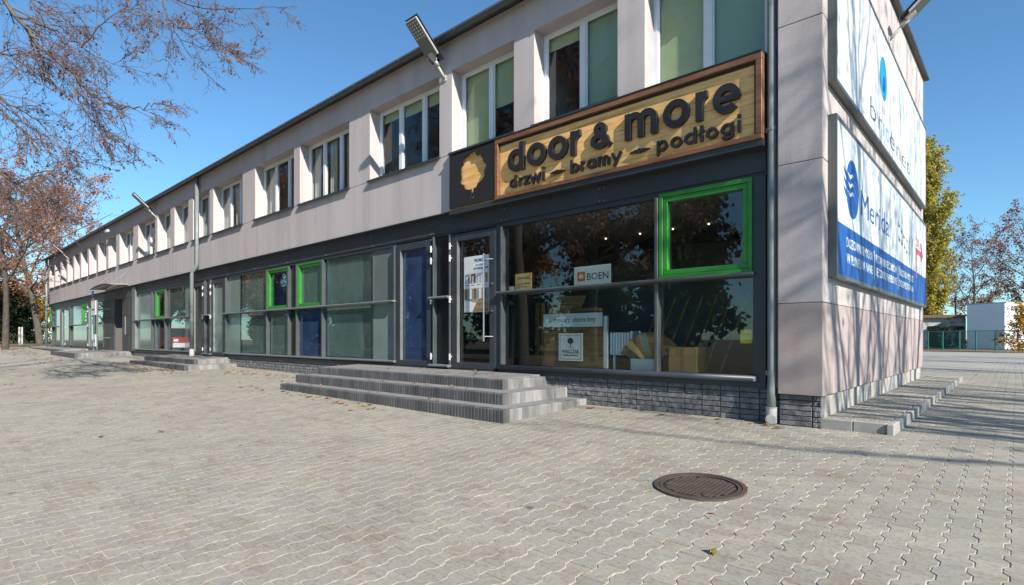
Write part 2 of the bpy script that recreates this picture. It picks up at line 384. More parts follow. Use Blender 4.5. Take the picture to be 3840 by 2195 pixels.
# ------------------------------------------------------------------ ground
def sheet(name, xs, ys, zf, mats, mi=None):
    xs = list(xs); ys = list(ys)
    v = [(x, y, zf(x, y)) for y in ys for x in xs]; f = []; mm = []
    nx = len(xs)
    for j in range(len(ys)-1):
        for i in range(nx-1):
            f.append((j*nx+i, j*nx+i+1, (j+1)*nx+i+1, (j+1)*nx+i))
            mm.append(mi((xs[i]+xs[i+1])/2, (ys[j]+ys[j+1])/2) if mi else 0)
    mb = MB(); mb.v = v; mb.f = f; mb.m = mm
    return mb.build(name, mats)
gx = [-400, -200, -120, -80, -64, -58, -4, 0, 20, 60, 150, 400]; gy = [-400, -150, -60, -30, -14, 0, 20, 60, 150, 400]
tag(sheet('ground', gx, gy, lambda x, y: G(x, y) - 0.06, [M['soil']]), 'leaf-strewn bare earth reaching beyond the paved yard', 'ground', kind='structure')
NX0, NX1, NY0, NY1 = -24.0, 4.06, -8.6, 16.0       # built paver field
pxs = [-54, -40, -24.0, -4, 0.3, 4.06, 12, 30]; pys = [-16, -14, -8.6, 0, 16.0, 30, 46]
near = lambda x, y: 1 if (NX0 < x < NX1 and NY0 < y < NY1) else 0
pav = sheet('pavement', pxs, pys, lambda x, y: G(x, y) - 0.0046, [M['farpave'], M['sand']], near)
tag(pav, 'grey interlocking concrete paver yard in front of the building', 'pavement', kind='structure')

PW, PN, PL = 0.0790, 0.0525, 0.0980
half = [(PW, -PL), (PW, -0.066), (PN, -0.034), (PN, 0.034), (PW, 0.066), (PW, PL)]
PAV = half + [(-x, y) for x, y in reversed(half)]
def paver_geo():
    v = []
    for inset, z in ((0.0016, 0.0), (0.0, -0.0016), (0.0, -0.016)):
        for x, y in PAV:
            v.append((x - math.copysign(inset, x), y - math.copysign(min(inset, abs(y)), y) if abs(y) > 0.09 else y, z))
    n = 12
    f = [(0, 1, 2, 9, 10, 11), (2, 3, 8, 9), (3, 4, 5, 6, 7, 8)]
    for r_ in range(2):
        for i in range(n):
            f.append((r_*n+i, (r_+1)*n+i, (r_+1)*n+(i+1) % n, r_*n+(i+1) % n))
    return np.array(v), f
pv, pf = paver_geo()
MHX, MHY = -0.215, -3.02                 # manhole centre
cells = []
rng = random.Random(3)
i0, i1 = int(NX0/0.14)-1, int(NX1/0.14)
for i in range(i0, i1+1):
    x = i*0.14 + 0.002
    for j in range(int(NY0/0.2)-1, int(NY1/0.2)+1):
        y = j*0.2 + (0.1 if i % 2 else 0.0) + 0.05
        if not (NX0 < x < NX1 and NY0 < y < NY1): continue
        if 0.05 < y < 10.2 and x < 0.55: continue
        if (x-MHX)**2 + (y-MHY)**2 < 0.285**2: continue
        cells.append((x, y))
def view_depth(x, y):
    d = Vector((x-CX, y-CY)); dep = d.x*-SX + d.y*CX_; lat = d.x*CX_ + d.y*SX
    if dep < 0.5: return None
    u = 1920 + 2077.5*lat/dep; v = 1268.5 - 2077.5*(G(x, y)-CZ)/dep
    return dep if (-30 < u < 3870 and v < 2260) else None
vis = sorted([(d, c) for c in cells for d in [view_depth(*c)] if d is not None and c[1] < -0.2 and c[0] > -3.8])
near300 = set(c for d, c in vis[:300])
pme = bpy.data.meshes.new('paver'); pme.from_pydata([tuple(p) for p in pv], [], pf); pme.materials.append(M['paver'])
for (x, y) in near300:
    o = bpy.data.objects.new('paver', pme); link(o); o.parent = pav
    o.location = (x, y, G(x, y) + rng.uniform(-0.0012, 0.0012))
    o.rotation_euler = (math.atan(0.045) + R(rng.gauss(0, 0.35)), R(rng.gauss(0, 0.35)), R(rng.gauss(0, 0.5)))
rest = [c for c in cells if c not in near300]
N = len(rest); nv = len(pv)
arr = np.array(rest); ang = np.random.RandomState(5).normal(0, R(0.5), N)
ca, sa = np.cos(ang)[:, None], np.sin(ang)[:, None]
X = arr[:, 0:1] + pv[None, :, 0]*ca - pv[None, :, 1]*sa
Y = arr[:, 1:2] + pv[None, :, 0]*sa + pv[None, :, 1]*ca
rs = np.random.RandomState(9)
Zs = 0.045*np.clip(Y, -14, 0) + 0.009*np.clip(-X-4, 0, 60) + pv[None, :, 2] + rs.uniform(-0.0012, 0.0012, (N, 1)) + (X-arr[:, 0:1])*rs.normal(0, 0.006, (N, 1)) + (Y-arr[:, 1:2])*rs.normal(0, 0.006, (N, 1))
allv = np.stack([X, Y, Zs], -1).reshape(-1, 3).astype('f')
loops = []; starts = []; tot = []; k = 0
for f in pf: starts.append(k); tot.append(len(f)); loops += f; k += len(f)
loops = np.array(loops); starts = np.array(starts); tot = np.array(tot)
me = bpy.data.meshes.new('paver_field')
me.vertices.add(N*nv); me.vertices.foreach_set('co', allv.ravel())
me.loops.add(N*k); me.loops.foreach_set('vertex_index', (loops[None, :] + (np.arange(N)*nv)[:, None]).ravel().astype('i'))
me.polygons.add(N*len(pf)); me.polygons.foreach_set('loop_start', (starts[None, :] + (np.arange(N)*k)[:, None]).ravel().astype('i'))
me.update(calc_edges=True)
a_ = me.attributes.new('rnd', 'FLOAT', 'POINT'); a_.data.foreach_set('value', np.repeat(rs.uniform(0, 1, N), nv).astype('f'))
me.materials.append(M['paver']); me.validate(); me.shade_flat()
pfo = bpy.data.objects.new('paver_field', me); link(pfo); pfo.parent = pav; pfo['kind'] = 'stuff'

# ------------------------------------------------------------------ the building
bld = empty('commercial_building', (-25, 0, 0), 'long two-storey grey rendered building with dark shopfronts and a row of upper windows', 'building')
ZS, ZL, ZB, ZF = 4.64, 6.27, 3.52, 6.86        # sill, lintel, wall bottom, fascia top
YF = -0.10
cols = [(-51.05, -50.72)] + [(r-0.42, r) for r in (-48.42, -46.14, -44.04, -41.97, -39.94, -37.81, -35.6)] + \
       [(-33.8, -33.36), (-31.78, -31.15), (-28.71, -27.91), (-25.41, -25.07), (-23.38, -22.89), (-21.30, -20.82), (-19.17, -18.83),
        (-16.37, -15.45), (-12.96, -12.63), (-10.17, -9.30), (-6.85, -6.48), (-4.85, -4.39), (-2.76, -2.31), (-0.66, -0.49)]
wall = B('wall', M['wall'], bld, (-51.05, -0.49, YF, 0.30, ZL, ZF))
for i, (l_, r_) in enumerate(cols[:-1]):
    MB().box(l_, r_, YF, 0.30, ZS, ZL).build('pier', M['wall'], wall)
MB().box(-0.66, -0.49, 0.02, 0.30, 0.40, 1.46).box(-0.66, -0.49, 0.02, 0.30, 1.468, 3.13).box(-0.66, -0.49, 0.02, 0.30, 3.138, 4.80).box(-0.66, -0.49, 0.02, 0.30, 4.808, ZL).build('pier', M['wall'], wall)
# spandrel panels below the sills, joints at the pier edges
edges = sorted(set([-51.05, -0.66] + [r for l_, r in cols[:-1]][0:]))
for a, b in zip(edges[:-1], edges[1:]):
    if b - a > 0.5: MB().box(a+0.003, b-0.003, YF, 0.30, ZB, ZS-0.012).build('render_panel', M['wall'], wall)
B('panel_backing', M['groove'], wall, (-51.0, -0.70, YF+0.012, 0.28, ZB+0.02, ZS-0.03))
# end wall and corner pier
def band(name, z0, z1, mat_f, mat_s, top_slope=False):
    mb = MB(); c = 0.006
    mb.cbox(-0.49, 0.0, -0.15, 0.30, z0, z1, c=c)
    mb.build('corner_pier', mat_f, wall)
    mb = MB()
    mb.box(-0.25, 0.0, 0.30, 9.1, z0, z1)
    mb.build('end_wall_panel', mat_s, wall)
band('a', 0.375, 1.462, M['wall_dark'], M['side_dark'])
band('b', 1.470, 3.132, M['wall'], M['side'])
band('c', 3.140, 4.80, M['wall'], M['side'])
mb = MB().cbox(-0.49, 0.0, -0.15, 0.30, 4.808, 6.88, c=0.006); mb.build('corner_pier', M['wall'], wall)
top = [(0.30, 4.808), (9.1, 4.808), (9.1, 7.24), (0.30, 6.88)]
MB().prism(top, lambda a, b, d: (d, a, b), -0.25, 0.0).build('end_wall_panel', M['side'], wall)
B('panel_backing', M['groove'], wall, (-0.47, -0.015, -0.135, 0.31, 0.40, 6.8), (-0.24, -0.012, 0.31, 9.09, 0.40, 6.8))
B('end_wall_base', M['concrete'], bld, (-0.25, -0.035, 0.05, 9.0, -0.1, 0.374))
B('rear_wall', M['side'], bld, (-51.0, -0.25, 8.85, 9.1, 0.0, 7.2))
B('left_end_wall', M['side'], bld, (-51.05, -50.8, 0.30, 8.85, 0.0, 6.95))
# roof
MB().add([(-51.3, -0.28, 6.87), (0.10, -0.28, 6.87), (0.10, 9.35, 7.26), (-51.3, 9.35, 7.26), (-51.3, -0.28, 6.93), (0.10, -0.28, 6.93), (0.10, 9.35, 7.32), (-51.3, 9.35, 7.32)],
         [(0,3,2,1),(4,5,6,7),(0,1,5,4),(1,2,6,5),(2,3,7,6),(3,0,4,7)]).build('roof', M['roof'], bld)
gut = MB().tube([(-51.3, -0.305, 6.845), (-0.02, -0.305, 6.845)], 0.062, 10).build('gutter', M['gutter'], bld)
gb = MB().tube([(0, -0.305, 6.845), (0.03, -0.305, 6.845)], 0.070, 10).mesh('bracket', M['gutter'])
for k in range(24):
    o = bpy.data.objects.new('bracket', gb); link(o); setp(o, gut); o.location = (-1.0 - k*0.86, 0, 0)
# interior shells
B('floor_slab', M['room_floor'], bld, (-50.8, -0.26, 0.31, 8.8, 0.30, 0.47))
B('upper_floor_slab', M['room'], bld, (-50.8, -0.26, 0.31, 8.8, 3.15, 3.50))
B('partition', M['room'], bld, (-50.8, -0.26, 4.6, 4.7, 0.47, 3.15), (-50.8, -0.26, 3.2, 3.3, 3.5, 6.85), (-10.4, -10.3, 0.32, 4.6, 0.47, 3.15))
for x in (-6.66, -4.6, -2.55, -9.8, -12.8, -16, -19, -22.8, -28.2, -31.4):
    B('partition', M['room'], bld, (x-0.05, x+0.05, 0.31, 3.2, 3.5, 6.85))

# upper windows
WY0, WY1 = 0.17, 0.23
styles = {}
for i in range(len(cols)-1):
    l_, r_ = cols[i][1], cols[i+1][0]
    w = r_ - l_
    z0, z1 = ZS+0.02, ZL
    if l_ > -2.4: z0 = 4.40
    fr = 0.065
    mb = MB()
    mb.box(l_, l_+fr, WY0, WY1, z0, z1).box(r_-fr, r_, WY0, WY1, z0, z1).box(l_+fr, r_-fr, WY0, WY1, z1-fr, z1).box(l_+fr, r_-fr, WY0, WY1, z0, z0+fr)
    nm = 2 if w > 2.1 else 1
    xs = [l_ + w*(k+1)/(nm+1) for k in range(nm)]
    for x in xs: mb.box(x-0.055, x+0.055, WY0-0.012, WY1, z0+fr, z1-fr)
    win = mb.build('window', M['white'], bld)
    bounds = [l_+fr] + [q for x in xs for q in (x-0.055, x+0.055)] + [r_-fr]
    for k in range(nm+1):
        a, b = bounds[2*k], bounds[2*k+1]
        g = MB()
        g.box(a-0.004, b+0.004, WY0+0.03, WY0+0.034, z0+fr-0.004, z1-fr+0.004)
        g.build('pane', M['glass_up'], win)
        # narrow inner sash edge
        sb = MB(); e = 0.022
        sb.box(a, a+e, WY0+0.012, WY0+0.028, z0+fr, z1-fr).box(b-e, b, WY0+0.012, WY0+0.028, z0+fr, z1-fr).box(a+e, b-e, WY0+0.012, WY0+0.028, z1-fr-e, z1-fr).box(a+e, b-e, WY0+0.012, WY0+0.028, z0+fr, z0+fr+e)
        sb.build('sash', M['white'], win)
        key = (round(l_, 2), k)
        yb = WY1 + 0.03
        spec = {(-6.48, 0): ('blind', 0.0), (-6.48, 1): ('blind', 0.45), (-4.39, 0): ('blind', 0.86), (-4.39, 1): ('blind2', 0.0), (-2.31, 0): ('blind', 0.0), (-2.31, 1): ('blind2', 0.0),
                (-9.30, 0): ('blind', 0.88), (-9.30, 1): ('blind', 0.84), (-9.30, 2): ('blind', 0.84)}.get(key)
        if spec:
            B('blind', M[spec[0]], win, (a-0.02, b+0.02, yb, yb+0.008, z0+fr + spec[1]*(z1-z0-2*fr), z1-0.02))
        elif i % 2 == 0 or k == 0:
            ww = (b-a)*(0.45 if (i+k) % 3 else 0.9)
            cu = MB(); nseg = 14
            pts = [(a + ww*q/nseg, yb+0.05+0.02*math.sin(q*2.4)) for q in range(nseg+1)]
            for (xa, ya), (xb, yb2) in zip(pts[:-1], pts[1:]):
                cu.add([(xa, ya, z0+0.1), (xb, yb2, z0+0.1), (xb, yb2, z1-0.05), (xa, ya, z1-0.05)], [(0, 1, 2, 3)])
            cu.build('curtain', M['curtain'], win)
    # sill flashing
    sill = MB()
    s0, s1 = l_ - 0.03, r_ + 0.03
    if l_ < -2.4:
        sill.add([(s0, -0.165, ZS-0.012), (s1, -0.165, ZS-0.012), (s1, 0.18, ZS+0.018), (s0, 0.18, ZS+0.018), (s0, -0.165, ZS+0.004), (s1, -0.165, ZS+0.004), (s1, 0.18, ZS+0.034), (s0, 0.18, ZS+0.034)],
                 [(0,3,2,1),(4,5,6,7),(0,1,5,4),(1,2,6,5),(2,3,7,6),(3,0,4,7)])
        sill.box(s0, s1, -0.168, -0.160, ZS-0.05, ZS-0.013)
        sill.build('sill', M['anth'], win)

# ---- ground-floor shopfront
ZT, ZM, ZK = 3.11, 1.865, 0.54
fas = B('shopfront_fascia', M['anth'], bld, (-51.0, -0.67, 0.022, 0.30, ZT, ZB-0.002))
B('drip_edge', M['anth'], fas, (-51.0, -0.70, -0.125, 0.02, ZB-0.022, ZB-0.004))
seams = [-0.67, -3.10, -5.20, -7.20, -9.36, -11.45, -13.55, -15.70, -17.85, -20.0, -22.2, -24.4, -26.6, -28.9, -31.7, -34.6, -37, -39.5, -42, -44.5, -47, -49.3, -51.0]
for b, a in zip(seams[:-1], seams[1:]):
    B('fascia_panel', M['anth_light'], fas, (a+0.003, b-0.003, 0.0, 0.020, ZT+0.04, ZB-0.006))
for s in seams[1:9]:
    mb = MB().box(s-0.055, s+0.055, -0.004, -0.001, ZT+0.045, ZB-0.10)
    pl = mb.build('splice_plate', M['anth'], fas)
    for dx in (-0.04, 0.04):
        for dz in (0.07, 0.26): MB().tube([(s+dx, -0.004, ZT+dz), (s+dx, -0.007, ZT+dz)], 0.007, 6).build('rivet', M['hinge'], pl)

def ledge(parent, x0, x1, z, m, dep=0.11, th=0.045):
    prof = [(-dep, z), (-dep+0.012, z+th*0.5), (0.03, z+th*0.5), (0.03, z-th*0.5), (-dep+0.012, z-th*0.5)]
    MB().prism([(a, b) for a, b in prof], lambda a, b, d: (d, a, b), x0, x1).build('ledge', m, parent)
def pane(parent, x0, x1, z0, z1, m):
    o = B('pane', M[m], parent, (x0, x1, 0.050, 0.058, z0, z1))
    return o
def mullion(parent, x, z0, z1, w=0.055, m='mull'):
    MB().cbox(x-w/2, x+w/2, -0.045, 0.075, z0, z1, c=0.008).build('mullion', M[m], parent)
def green_window(parent, x0, x1, z0, z1, fw=0.075):
    mb = MB()
    def ring(a, b, c_, d, t, y0, y1):
        mb.cbox(a, b, y0, y1, c_, c_+t, c=0.006); mb.cbox(a, b, y0, y1, d-t, d, c=0.006)
        mb.cbox(a, a+t, y0, y1, c_+t, d-t, c=0.006); mb.cbox(b-t, b, y0, y1, c_+t, d-t, c=0.006)
    ring(x0, x1, z0, z1, fw*0.62, -0.03, 0.075)
    k = fw*0.62 + 0.003
    ring(x0+k, x1-k, z0+k, z1-k, fw*0.7, -0.012, 0.075)
    w = mb.build('window', M['green'], parent)
    pane(w, x0+fw*1.2, x1-fw*1.2, z0+fw*1.2, z1-fw*1.2, 'glass')
    return w
def hinge(parent, x, z, s=1.0):
    mb = MB()
    mb.tube([(x, -0.05, z-0.065*s), (x, -0.05, z+0.065*s)], 0.020*s, 8)
    mb.cbox(x-0.035*s, x+0.035*s, -0.05, -0.02, z-0.012, z+0.022, c=0.004)
    mb.build('hinge', M['hinge'], parent)
def door(x0, x1, z0, z1, glassm, hinge_x, fw=0.15, bar=None):
    mb = MB(); y0, y1 = -0.02, 0.07
    mb.cbox(x0, x0+fw, y0, y1, z0, z1, c=0.006).cbox(x1-fw, x1, y0, y1, z0, z1, c=0.006)
    mb.cbox(x0+fw, x1-fw, y0, y1, z1-fw*0.95, z1, c=0.006).cbox(x0+fw, x1-fw, y0, y1, z0, z0+0.12, c=0.006)
    d = mb.build('door', M['anth'], bld)
    pane(d, x0+fw, x1-fw, z0+0.12, z1-fw*0.95, glassm)
    e = 0.014; q = MB()
    q.box(x0+fw, x0+fw+e, -0.026, 0.045, z0+0.12, z1-fw*0.95)
    q.build('glazing_bead', M['alu'], d)
    for z in (z1-0.22, z1-0.46, z0+1.35, z0+0.22): hinge(d, hinge_x, z)
    if bar:
        bm_ = MB(); bm_.tube([(bar, -0.14, 0.99), (bar, -0.14, 2.60)], 0.018, 10)
        for z in (1.08, 2.50): bm_.tube([(bar, -0.14, z), (bar+0.12, -0.015, z)], 0.010, 8)
        bm_.build('pull_bar', M['steel'], d, smooth=False)
        lk = MB()
        for z in (1.55, 2.05): lk.tube([(x1-fw*0.4, -0.045, z), (x1-fw*0.4, -0.02, z)], 0.018, 8)
        lk.build('lock', M['steel'], d)
    return d

def papered(parent, x0, x1, z0, z1, seed):
    pane(parent, x0, x1, z0, z1, 'glass')
    B('backing_sheet', M['sheet_back'], parent, (x0, x1, 0.086, 0.090, z0, z1))
    r_ = random.Random(seed); n_ = 10; w = x1-x0; h = z1-z0
    xa, xb = x0 + 0.03*w, x1 - r_.uniform(0.10, 0.22)*w; za, zb_ = z0 + 0.02, z1 - r_.uniform(0.08, 0.2)*h
    wob = lambda k, q: 0.018*math.sin(k*1.1+q) + r_.uniform(-0.006, 0.006)
    out_ = [(xa + (xb-xa)*k/n_, za + abs(wob(k, 0))) for k in range(n_+1)] + [(xb + wob(k, 2), za + (zb_-za)*k/n_) for k in range(1, n_+1)]
    out_ += [(xb + (xa-xb)*k/n_, zb_ + wob(k, 4)*0.6) for k in range(1, n_+1)] + [(xa + wob(k, 1), zb_ + (za-zb_)*k/n_) for k in range(1, n_)]
    MB().prism(out_, lambda a, b, d: (a, d + 0.004*math.sin(a*9+b*3), b), 0.076, 0.0775).build('hung_paper', M['sheet'], parent)

# bay right of the entrance (large clear glass)
sf = MB()
sf.cbox(-0.83, -0.67, -0.01, 0.12, 0.40, ZT, c=0.006)
sf.cbox(-5.30, -0.67, -0.015, 0.12, 0.425, 0.495, c=0.006)
sf.cbox(-5.38, -5.26, -0.015, 0.12, 0.495, ZT, c=0.006)
sf.box(-5.26, -0.83, 0.00, 0.07, ZT-0.05, ZT)
f1 = sf.build('shopfront', M['anth'], bld)
mullion(f1, -5.225, 0.56, ZT-0.05); mullion(f1, -2.165, 0.56, ZT-0.05)
ledge(f1, -5.29, -0.80, ZM, M['mull'])
MB().tube([(-5.29, -0.06, ZK-0.005), (-0.80, -0.06, ZK-0.005)], 0.045, 12).build('ledge', M['anth'], f1, smooth=True)
MB().tube([(-0.80, -0.06, ZK-0.005), (-0.775, -0.06, ZK-0.005)], 0.040, 8).build('ledge_cap', M['hinge'], f1)
pane(f1, -5.19, -2.20, ZM+0.02, ZT-0.05, 'glass'); pane(f1, -5.19, -2.20, 0.56, ZM-0.02, 'glass'); pane(f1, -2.13, -0.83, 0.56, ZM-0.02, 'glass')
green_window(f1, -2.13, -0.835, ZM+0.02, ZT-0.005, 0.095)

door(-8.41, -7.215, 0.46, ZT-0.03, 'blue', -7.18)
dd = door(-6.575, -5.385, 0.46, ZT-0.03, 'glass', -6.60, bar=-5.56)
sp_ = B('side_panel', M['black'], bld, (-7.14, -6.64, 0.04, 0.10, 0.46, ZT))
for x in (-7.125, -6.625): mullion(sp_, x, 0.50, ZT, 0.045)
ledge(sp_, -7.20, -6.60, ZM, M['alu'], 0.12); ledge(sp_, -7.20, -6.60, 0.50, M['alu'], 0.12, 0.05)
B('threshold', M['anth'], bld, (-8.45, -5.38, -0.05, 0.30, 0.36, 0.455))

# middle bay (papered panes)
sf = MB()
sf.cbox(-18.02, -8.42, -0.015, 0.12, 0.42, 0.49, c=0.006); sf.box(-18.0, -8.45, 0.0, 0.07, ZT-0.04, ZT)
f2 = sf.build('shopfront', M['anth'], bld)
for x in (-17.95, -14.83, -13.46, -12.97, -11.585, -8.465): mullion(f2, x, 0.56, ZT-0.04, 0.06)
ledge(f2, -18.05, -8.42, ZM, M['alu']); ledge(f2, -18.05, -8.42, ZK, M['alu'], 0.09, 0.05)
zt = ZT-0.04
for x0, x1, u_, w_ in ((-17.91, -16.93, 'frost', 'frost'), (-16.89, -14.87, 'frost2', 'frost2'), (-14.79, -13.50, None, 'frost2'), (-13.42, -13.01, 'black', 'black'), (-12.93, -11.62, None, 'blue'), (-11.54, -9.40, 'frost2', 'frost2'), (-9.36, -8.50, 'frost3', 'frost')):
    if u_: (papered(f2, x0, x1, ZM+0.02, zt, int(-x0*10)) if u_ == 'frost2' else pane(f2, x0, x1, ZM+0.02, zt, u_))
    (papered(f2, x0, x1, 0.56, ZM-0.02, int(-x0*10)+1) if w_ == 'frost2' else pane(f2, x0, x1, 0.56, ZM-0.02, w_))
B('sheet_edge', M['anth'], f2, (-16.93, -16.89, 0.045, 0.06, 0.56, zt))
B('sheet_edge', M['frost3'], f2, (-9.40, -9.36, 0.045, 0.06, 0.56, zt))
gw = green_window(f2, -14.79, -13.50, ZM+0.02, zt); B('blind', M['blue'], gw, (-14.70, -13.59, 0.064, 0.070, ZM+0.1, zt-0.08))
gw = green_window(f2, -12.93, -11.63, ZM+0.02, zt); B('blind', M['sheet'], gw, (-12.84, -11.72, 0.064, 0.070, ZM+0.1, zt-0.08))

# door group by the middle downpipe
door(-21.15, -20.05, 0.44, ZT-0.03, 'black', -20.0)
door(-19.22, -18.05, 0.44, ZT-0.03, 'frost', -19.26)
sp_ = B('side_panel', M['black'], bld, (-19.90, -19.33, 0.04, 0.10, 0.44, ZT))
for x in (-19.88, -19.33): mullion(sp_, x, 0.50, ZT, 0.05)
ledge(sp_, -19.95, -19.28, ZM, M['alu'], 0.12); ledge(sp_, -19.95, -19.28, 0.49, M['alu'], 0.12, 0.05)
# third bay
sf = MB(); sf.cbox(-29.0, -21.2, -0.015, 0.12, 0.42, 0.49, c=0.006); sf.box(-28.9, -21.2, 0.0, 0.07, ZT-0.04, ZT)
f3 = sf.build('shopfront', M['anth'], bld)
MB().cbox(-29.1, -28.62, -0.06, 0.10, 0.45, ZT+0.36, c=0.01).build('post', M['alu'], f3)
for x in (-26.17, -25.67, -24.33, -21.24): mullion(f3, x, 0.56, zt, 0.08)
ledge(f3, -28.95, -21.2, ZM, M['alu']); ledge(f3, -28.95, -21.2, ZK, M['alu'], 0.09, 0.05)
for x0, x1, u_, w_ in ((-28.55, -26.24, 'frost', 'frost'), (-26.11, -25.72, 'black', 'black'), (-25.62, -24.40, None, 'glass'), (-24.27, -22.16, 'frost2', 'frost2'), (-22.12, -21.30, 'frost', 'frost3')):
    if u_: (papered(f3, x0, x1, ZM+0.02, zt, int(-x0*10)) if u_ == 'frost2' else pane(f3, x0, x1, ZM+0.02, zt, u_))
    (papered(f3, x0, x1, 0.56, ZM-0.02, int(-x0*10)+1) if w_ == 'frost2' else pane(f3, x0, x1, 0.56, ZM-0.02, w_))
green_window(f3, -25.62, -24.40, ZM+0.02, zt)
# stone-clad entrance
en = bpy.data.objects.new('entrance', MB().box(-34.65, -32.45, 0.02, 0.30, 0.36, ZB-0.03).box(-30.95, -29.10, 0.02, 0.30, 0.36, ZB-0.03).box(-32.45, -30.95, 0.02, 0.30, 3.02, ZB-0.03).mesh('entrance', M['groove'])); link(en); setp(en, bld)
for xa, xb in ((-34.65, -33.55), (-33.54, -32.45), (-30.95, -29.85), (-29.84, -29.10)):
    for za, zb_ in ((0.40, 1.22), (1.23, 2.10), (2.11, 3.00), (3.01, ZB-0.03)):
        if xa == -30.95 and za in (1.23,): continue
        B('stone_panel', M['stone'], en, (xa, xb-0.006, -0.03, 0.018, za, zb_-0.006))
B('stone_panel', M['stone'], en, (-32.44, -30.96, -0.03, 0.018, 3.02, ZB-0.03))
B('stone_panel', M['stone'], en, (-30.95, -30.55, -0.03, 0.018, 1.23, 2.10))
B('stone_panel', M['stone'], en, (-30.30, -29.856, -0.03, 0.018, 1.23, 2.10))
B('entrance_door', M['black'], en, (-32.45, -30.95, 0.9, 0.95, 0.44, 3.02))
B('reveal', M['stone'], en, (-32.50, -32.44, 0.30, 0.9, 0.44, 3.02), (-30.95, -30.89, 0.30, 0.9, 0.44, 3.02))
B('name_plate', M['hinge'], en, (-30.52, -30.33, -0.02, -0.005, 0.95, 2.25))
# far bay
sf = MB(); sf.box(-51.0, -34.66, -0.01, 0.10, 0.42, 0.49); sf.box(-51.0, -34.66, 0.0, 0.07, ZT-0.04, ZT)
f4 = sf.build('shopfront', M['anth'], bld)
for x in (-50.1, -47.0, -43.72, -38.7, -36.98, -34.75): mullion(f4, x, 0.56, zt, 0.12)
ledge(f4, -51.0, -47.0, ZM, M['alu']); ledge(f4, -43.8, -38.7, ZM, M['alu']); ledge(f4, -37.0, -34.7, ZM, M['alu'])
for x0, x1, u_, w_ in ((-50.0, -47.1, 'frost3', 'frost3'), (-43.6, -40.3, 'frost3', 'frost3'), (-36.85, -34.85, 'glass', 'frost3')):
    pane(f4, x0, x1, ZM+0.03, zt, u_); pane(f4, x0, x1, 0.52, ZM-0.03, w_)
pane(f4, -50.95, -50.2, 0.52, ZM-0.03, 'frost3'); pane(f4, -40.25, -38.8, 0.52, ZM-0.03, 'frost3')
green_window(f4, -51.0, -50.15, ZM+0.03, zt, 0.12); green_window(f4, -40.26, -38.85, ZM+0.03, zt, 0.12)
door(-46.7, -44.0, 0.44, ZT-0.03, 'frost3', -45.2, 0.18, bar=None); door(-38.6, -37.1, 0.44, ZT-0.03, 'glass', -38.5, 0.18)

# plinth
pl_root = B('plinth', M['groove'], bld, (-51.0, -0.10, 0.012, 0.25, -0.1, 0.43))
def plinth_block(w, seed, h=0.43, courses=6):
    r_ = random.Random(seed); mb = MB(); hz = h/courses
    for c in range(courses):
        z0, z1 = c*hz+0.0018, (c+1)*hz-0.0018
        nx = 4; pts = []
        for zz in (z0, z1):
            pts.append([(0.002+(w-0.004)*k/nx, 0.0, zz) for k in range(nx+1)])
        zi0, zi1 = z0+0.006, z1-0.006
        inner = [[(0.006+(w-0.012)*k/nx, -0.014 - r_.random()*0.014, zz + r_.uniform(-0.003, 0.003)) for k in range(nx+1)] for zz in (zi0, zi1)]
        v = pts[0] + inner[0] + inner[1] + pts[1]; n1 = nx+1; f = []
        for r2 in range(3):
            for k in range(nx): f.append((r2*n1+k, r2*n1+k+1, (r2+1)*n1+k+1, (r2+1)*n1+k))
        f.append((0, n1, 2*n1, 3*n1)); f.append((nx, 3*n1+nx, 2*n1+nx, n1+nx))
        mb.add(v, f)
    return mb.mesh('plinth_block', M['plinth'])
PB = [plinth_block(0.246, s) for s in range(5)]
k = 0
for x0, x1 in ((-4.2, -0.50), (-17.9, -9.7), (-29.0, -23.0)):
    x = x1 - 0.246
    while x > x0 - 0.1:
        o = bpy.data.objects.new('plinth_block', PB[k % 5]); link(o); setp(o, pl_root)
        o.location = (x, 0.012, 0.0 if x > -9 else 0.0); k += 1; x -= 0.25
PC = [plinth_block(0.36, 11, 0.37, 6), plinth_block(0.09, 12, 0.37, 6)]
o = bpy.data.objects.new('plinth_block', PC[0]); link(o); setp(o, pl_root); o.location = (-0.485, -0.085, 0)
o = bpy.data.objects.new('plinth_block', PC[1]); link(o); setp(o, pl_root); o.location = (-0.118, -0.085, 0)
B('plinth_core', M['groove'], pl_root, (-0.485, -0.04, -0.083, 0.02, -0.1, 0.374))
B('plinth_return', M['plinth'], pl_root, (-0.039, -0.028, -0.10, 0.05, -0.05, 0.37))

# downpipes
def downpipe(pts, r_, x, clamps, socket=None):
    p = MB().tube(pts, r_, 14).build('downpipe', M['pipe'], bld, smooth=True)
    for z, xx, yy in clamps:
        c = MB().tube([(xx, yy, z-0.018), (xx, yy, z+0.018)], r_+0.006, 12); c.box(xx-r_-0.02, xx-r_, yy-0.01, yy+0.02, z-0.03, z+0.03)
        c.build('clamp', M['pipe'], p)
    return p
dp = downpipe([(-0.575, -0.09, 6.82), (-0.575, -0.09, 0.62), (-0.570, -0.10, 0.55), (-0.575, -0.115, 0.42), (-0.575, -0.115, 0.16)], 0.052, 0, ((5.6, -0.575, -0.09), (3.62, -0.575, -0.09), (0.62, -0.575, -0.09)))
sk = MB().tube([(-0.575, -0.115, 0.01), (-0.575, -0.115, 0.19), (-0.575, -0.115, 0.205)], [0.062, 0.064, 0.070], 16)
sk.tube([(-0.575, -0.115, 0.065), (-0.555, -0.20, 0.062)], 0.060, 16); sk.build('gully_trap', M['socket'], dp, smooth=False)
MB().tube([(-0.5555, -0.196, 0.062), (-0.5535, -0.206, 0.062)], [0.064, 0.060], 16).build('cleaning_cap', M['socket'], dp)
MB().tube([(-0.5535, -0.204, 0.062), (-0.5525, -0.2085, 0.062)], 0.048, 16).build('cap_face', M['lampgrey'], dp)
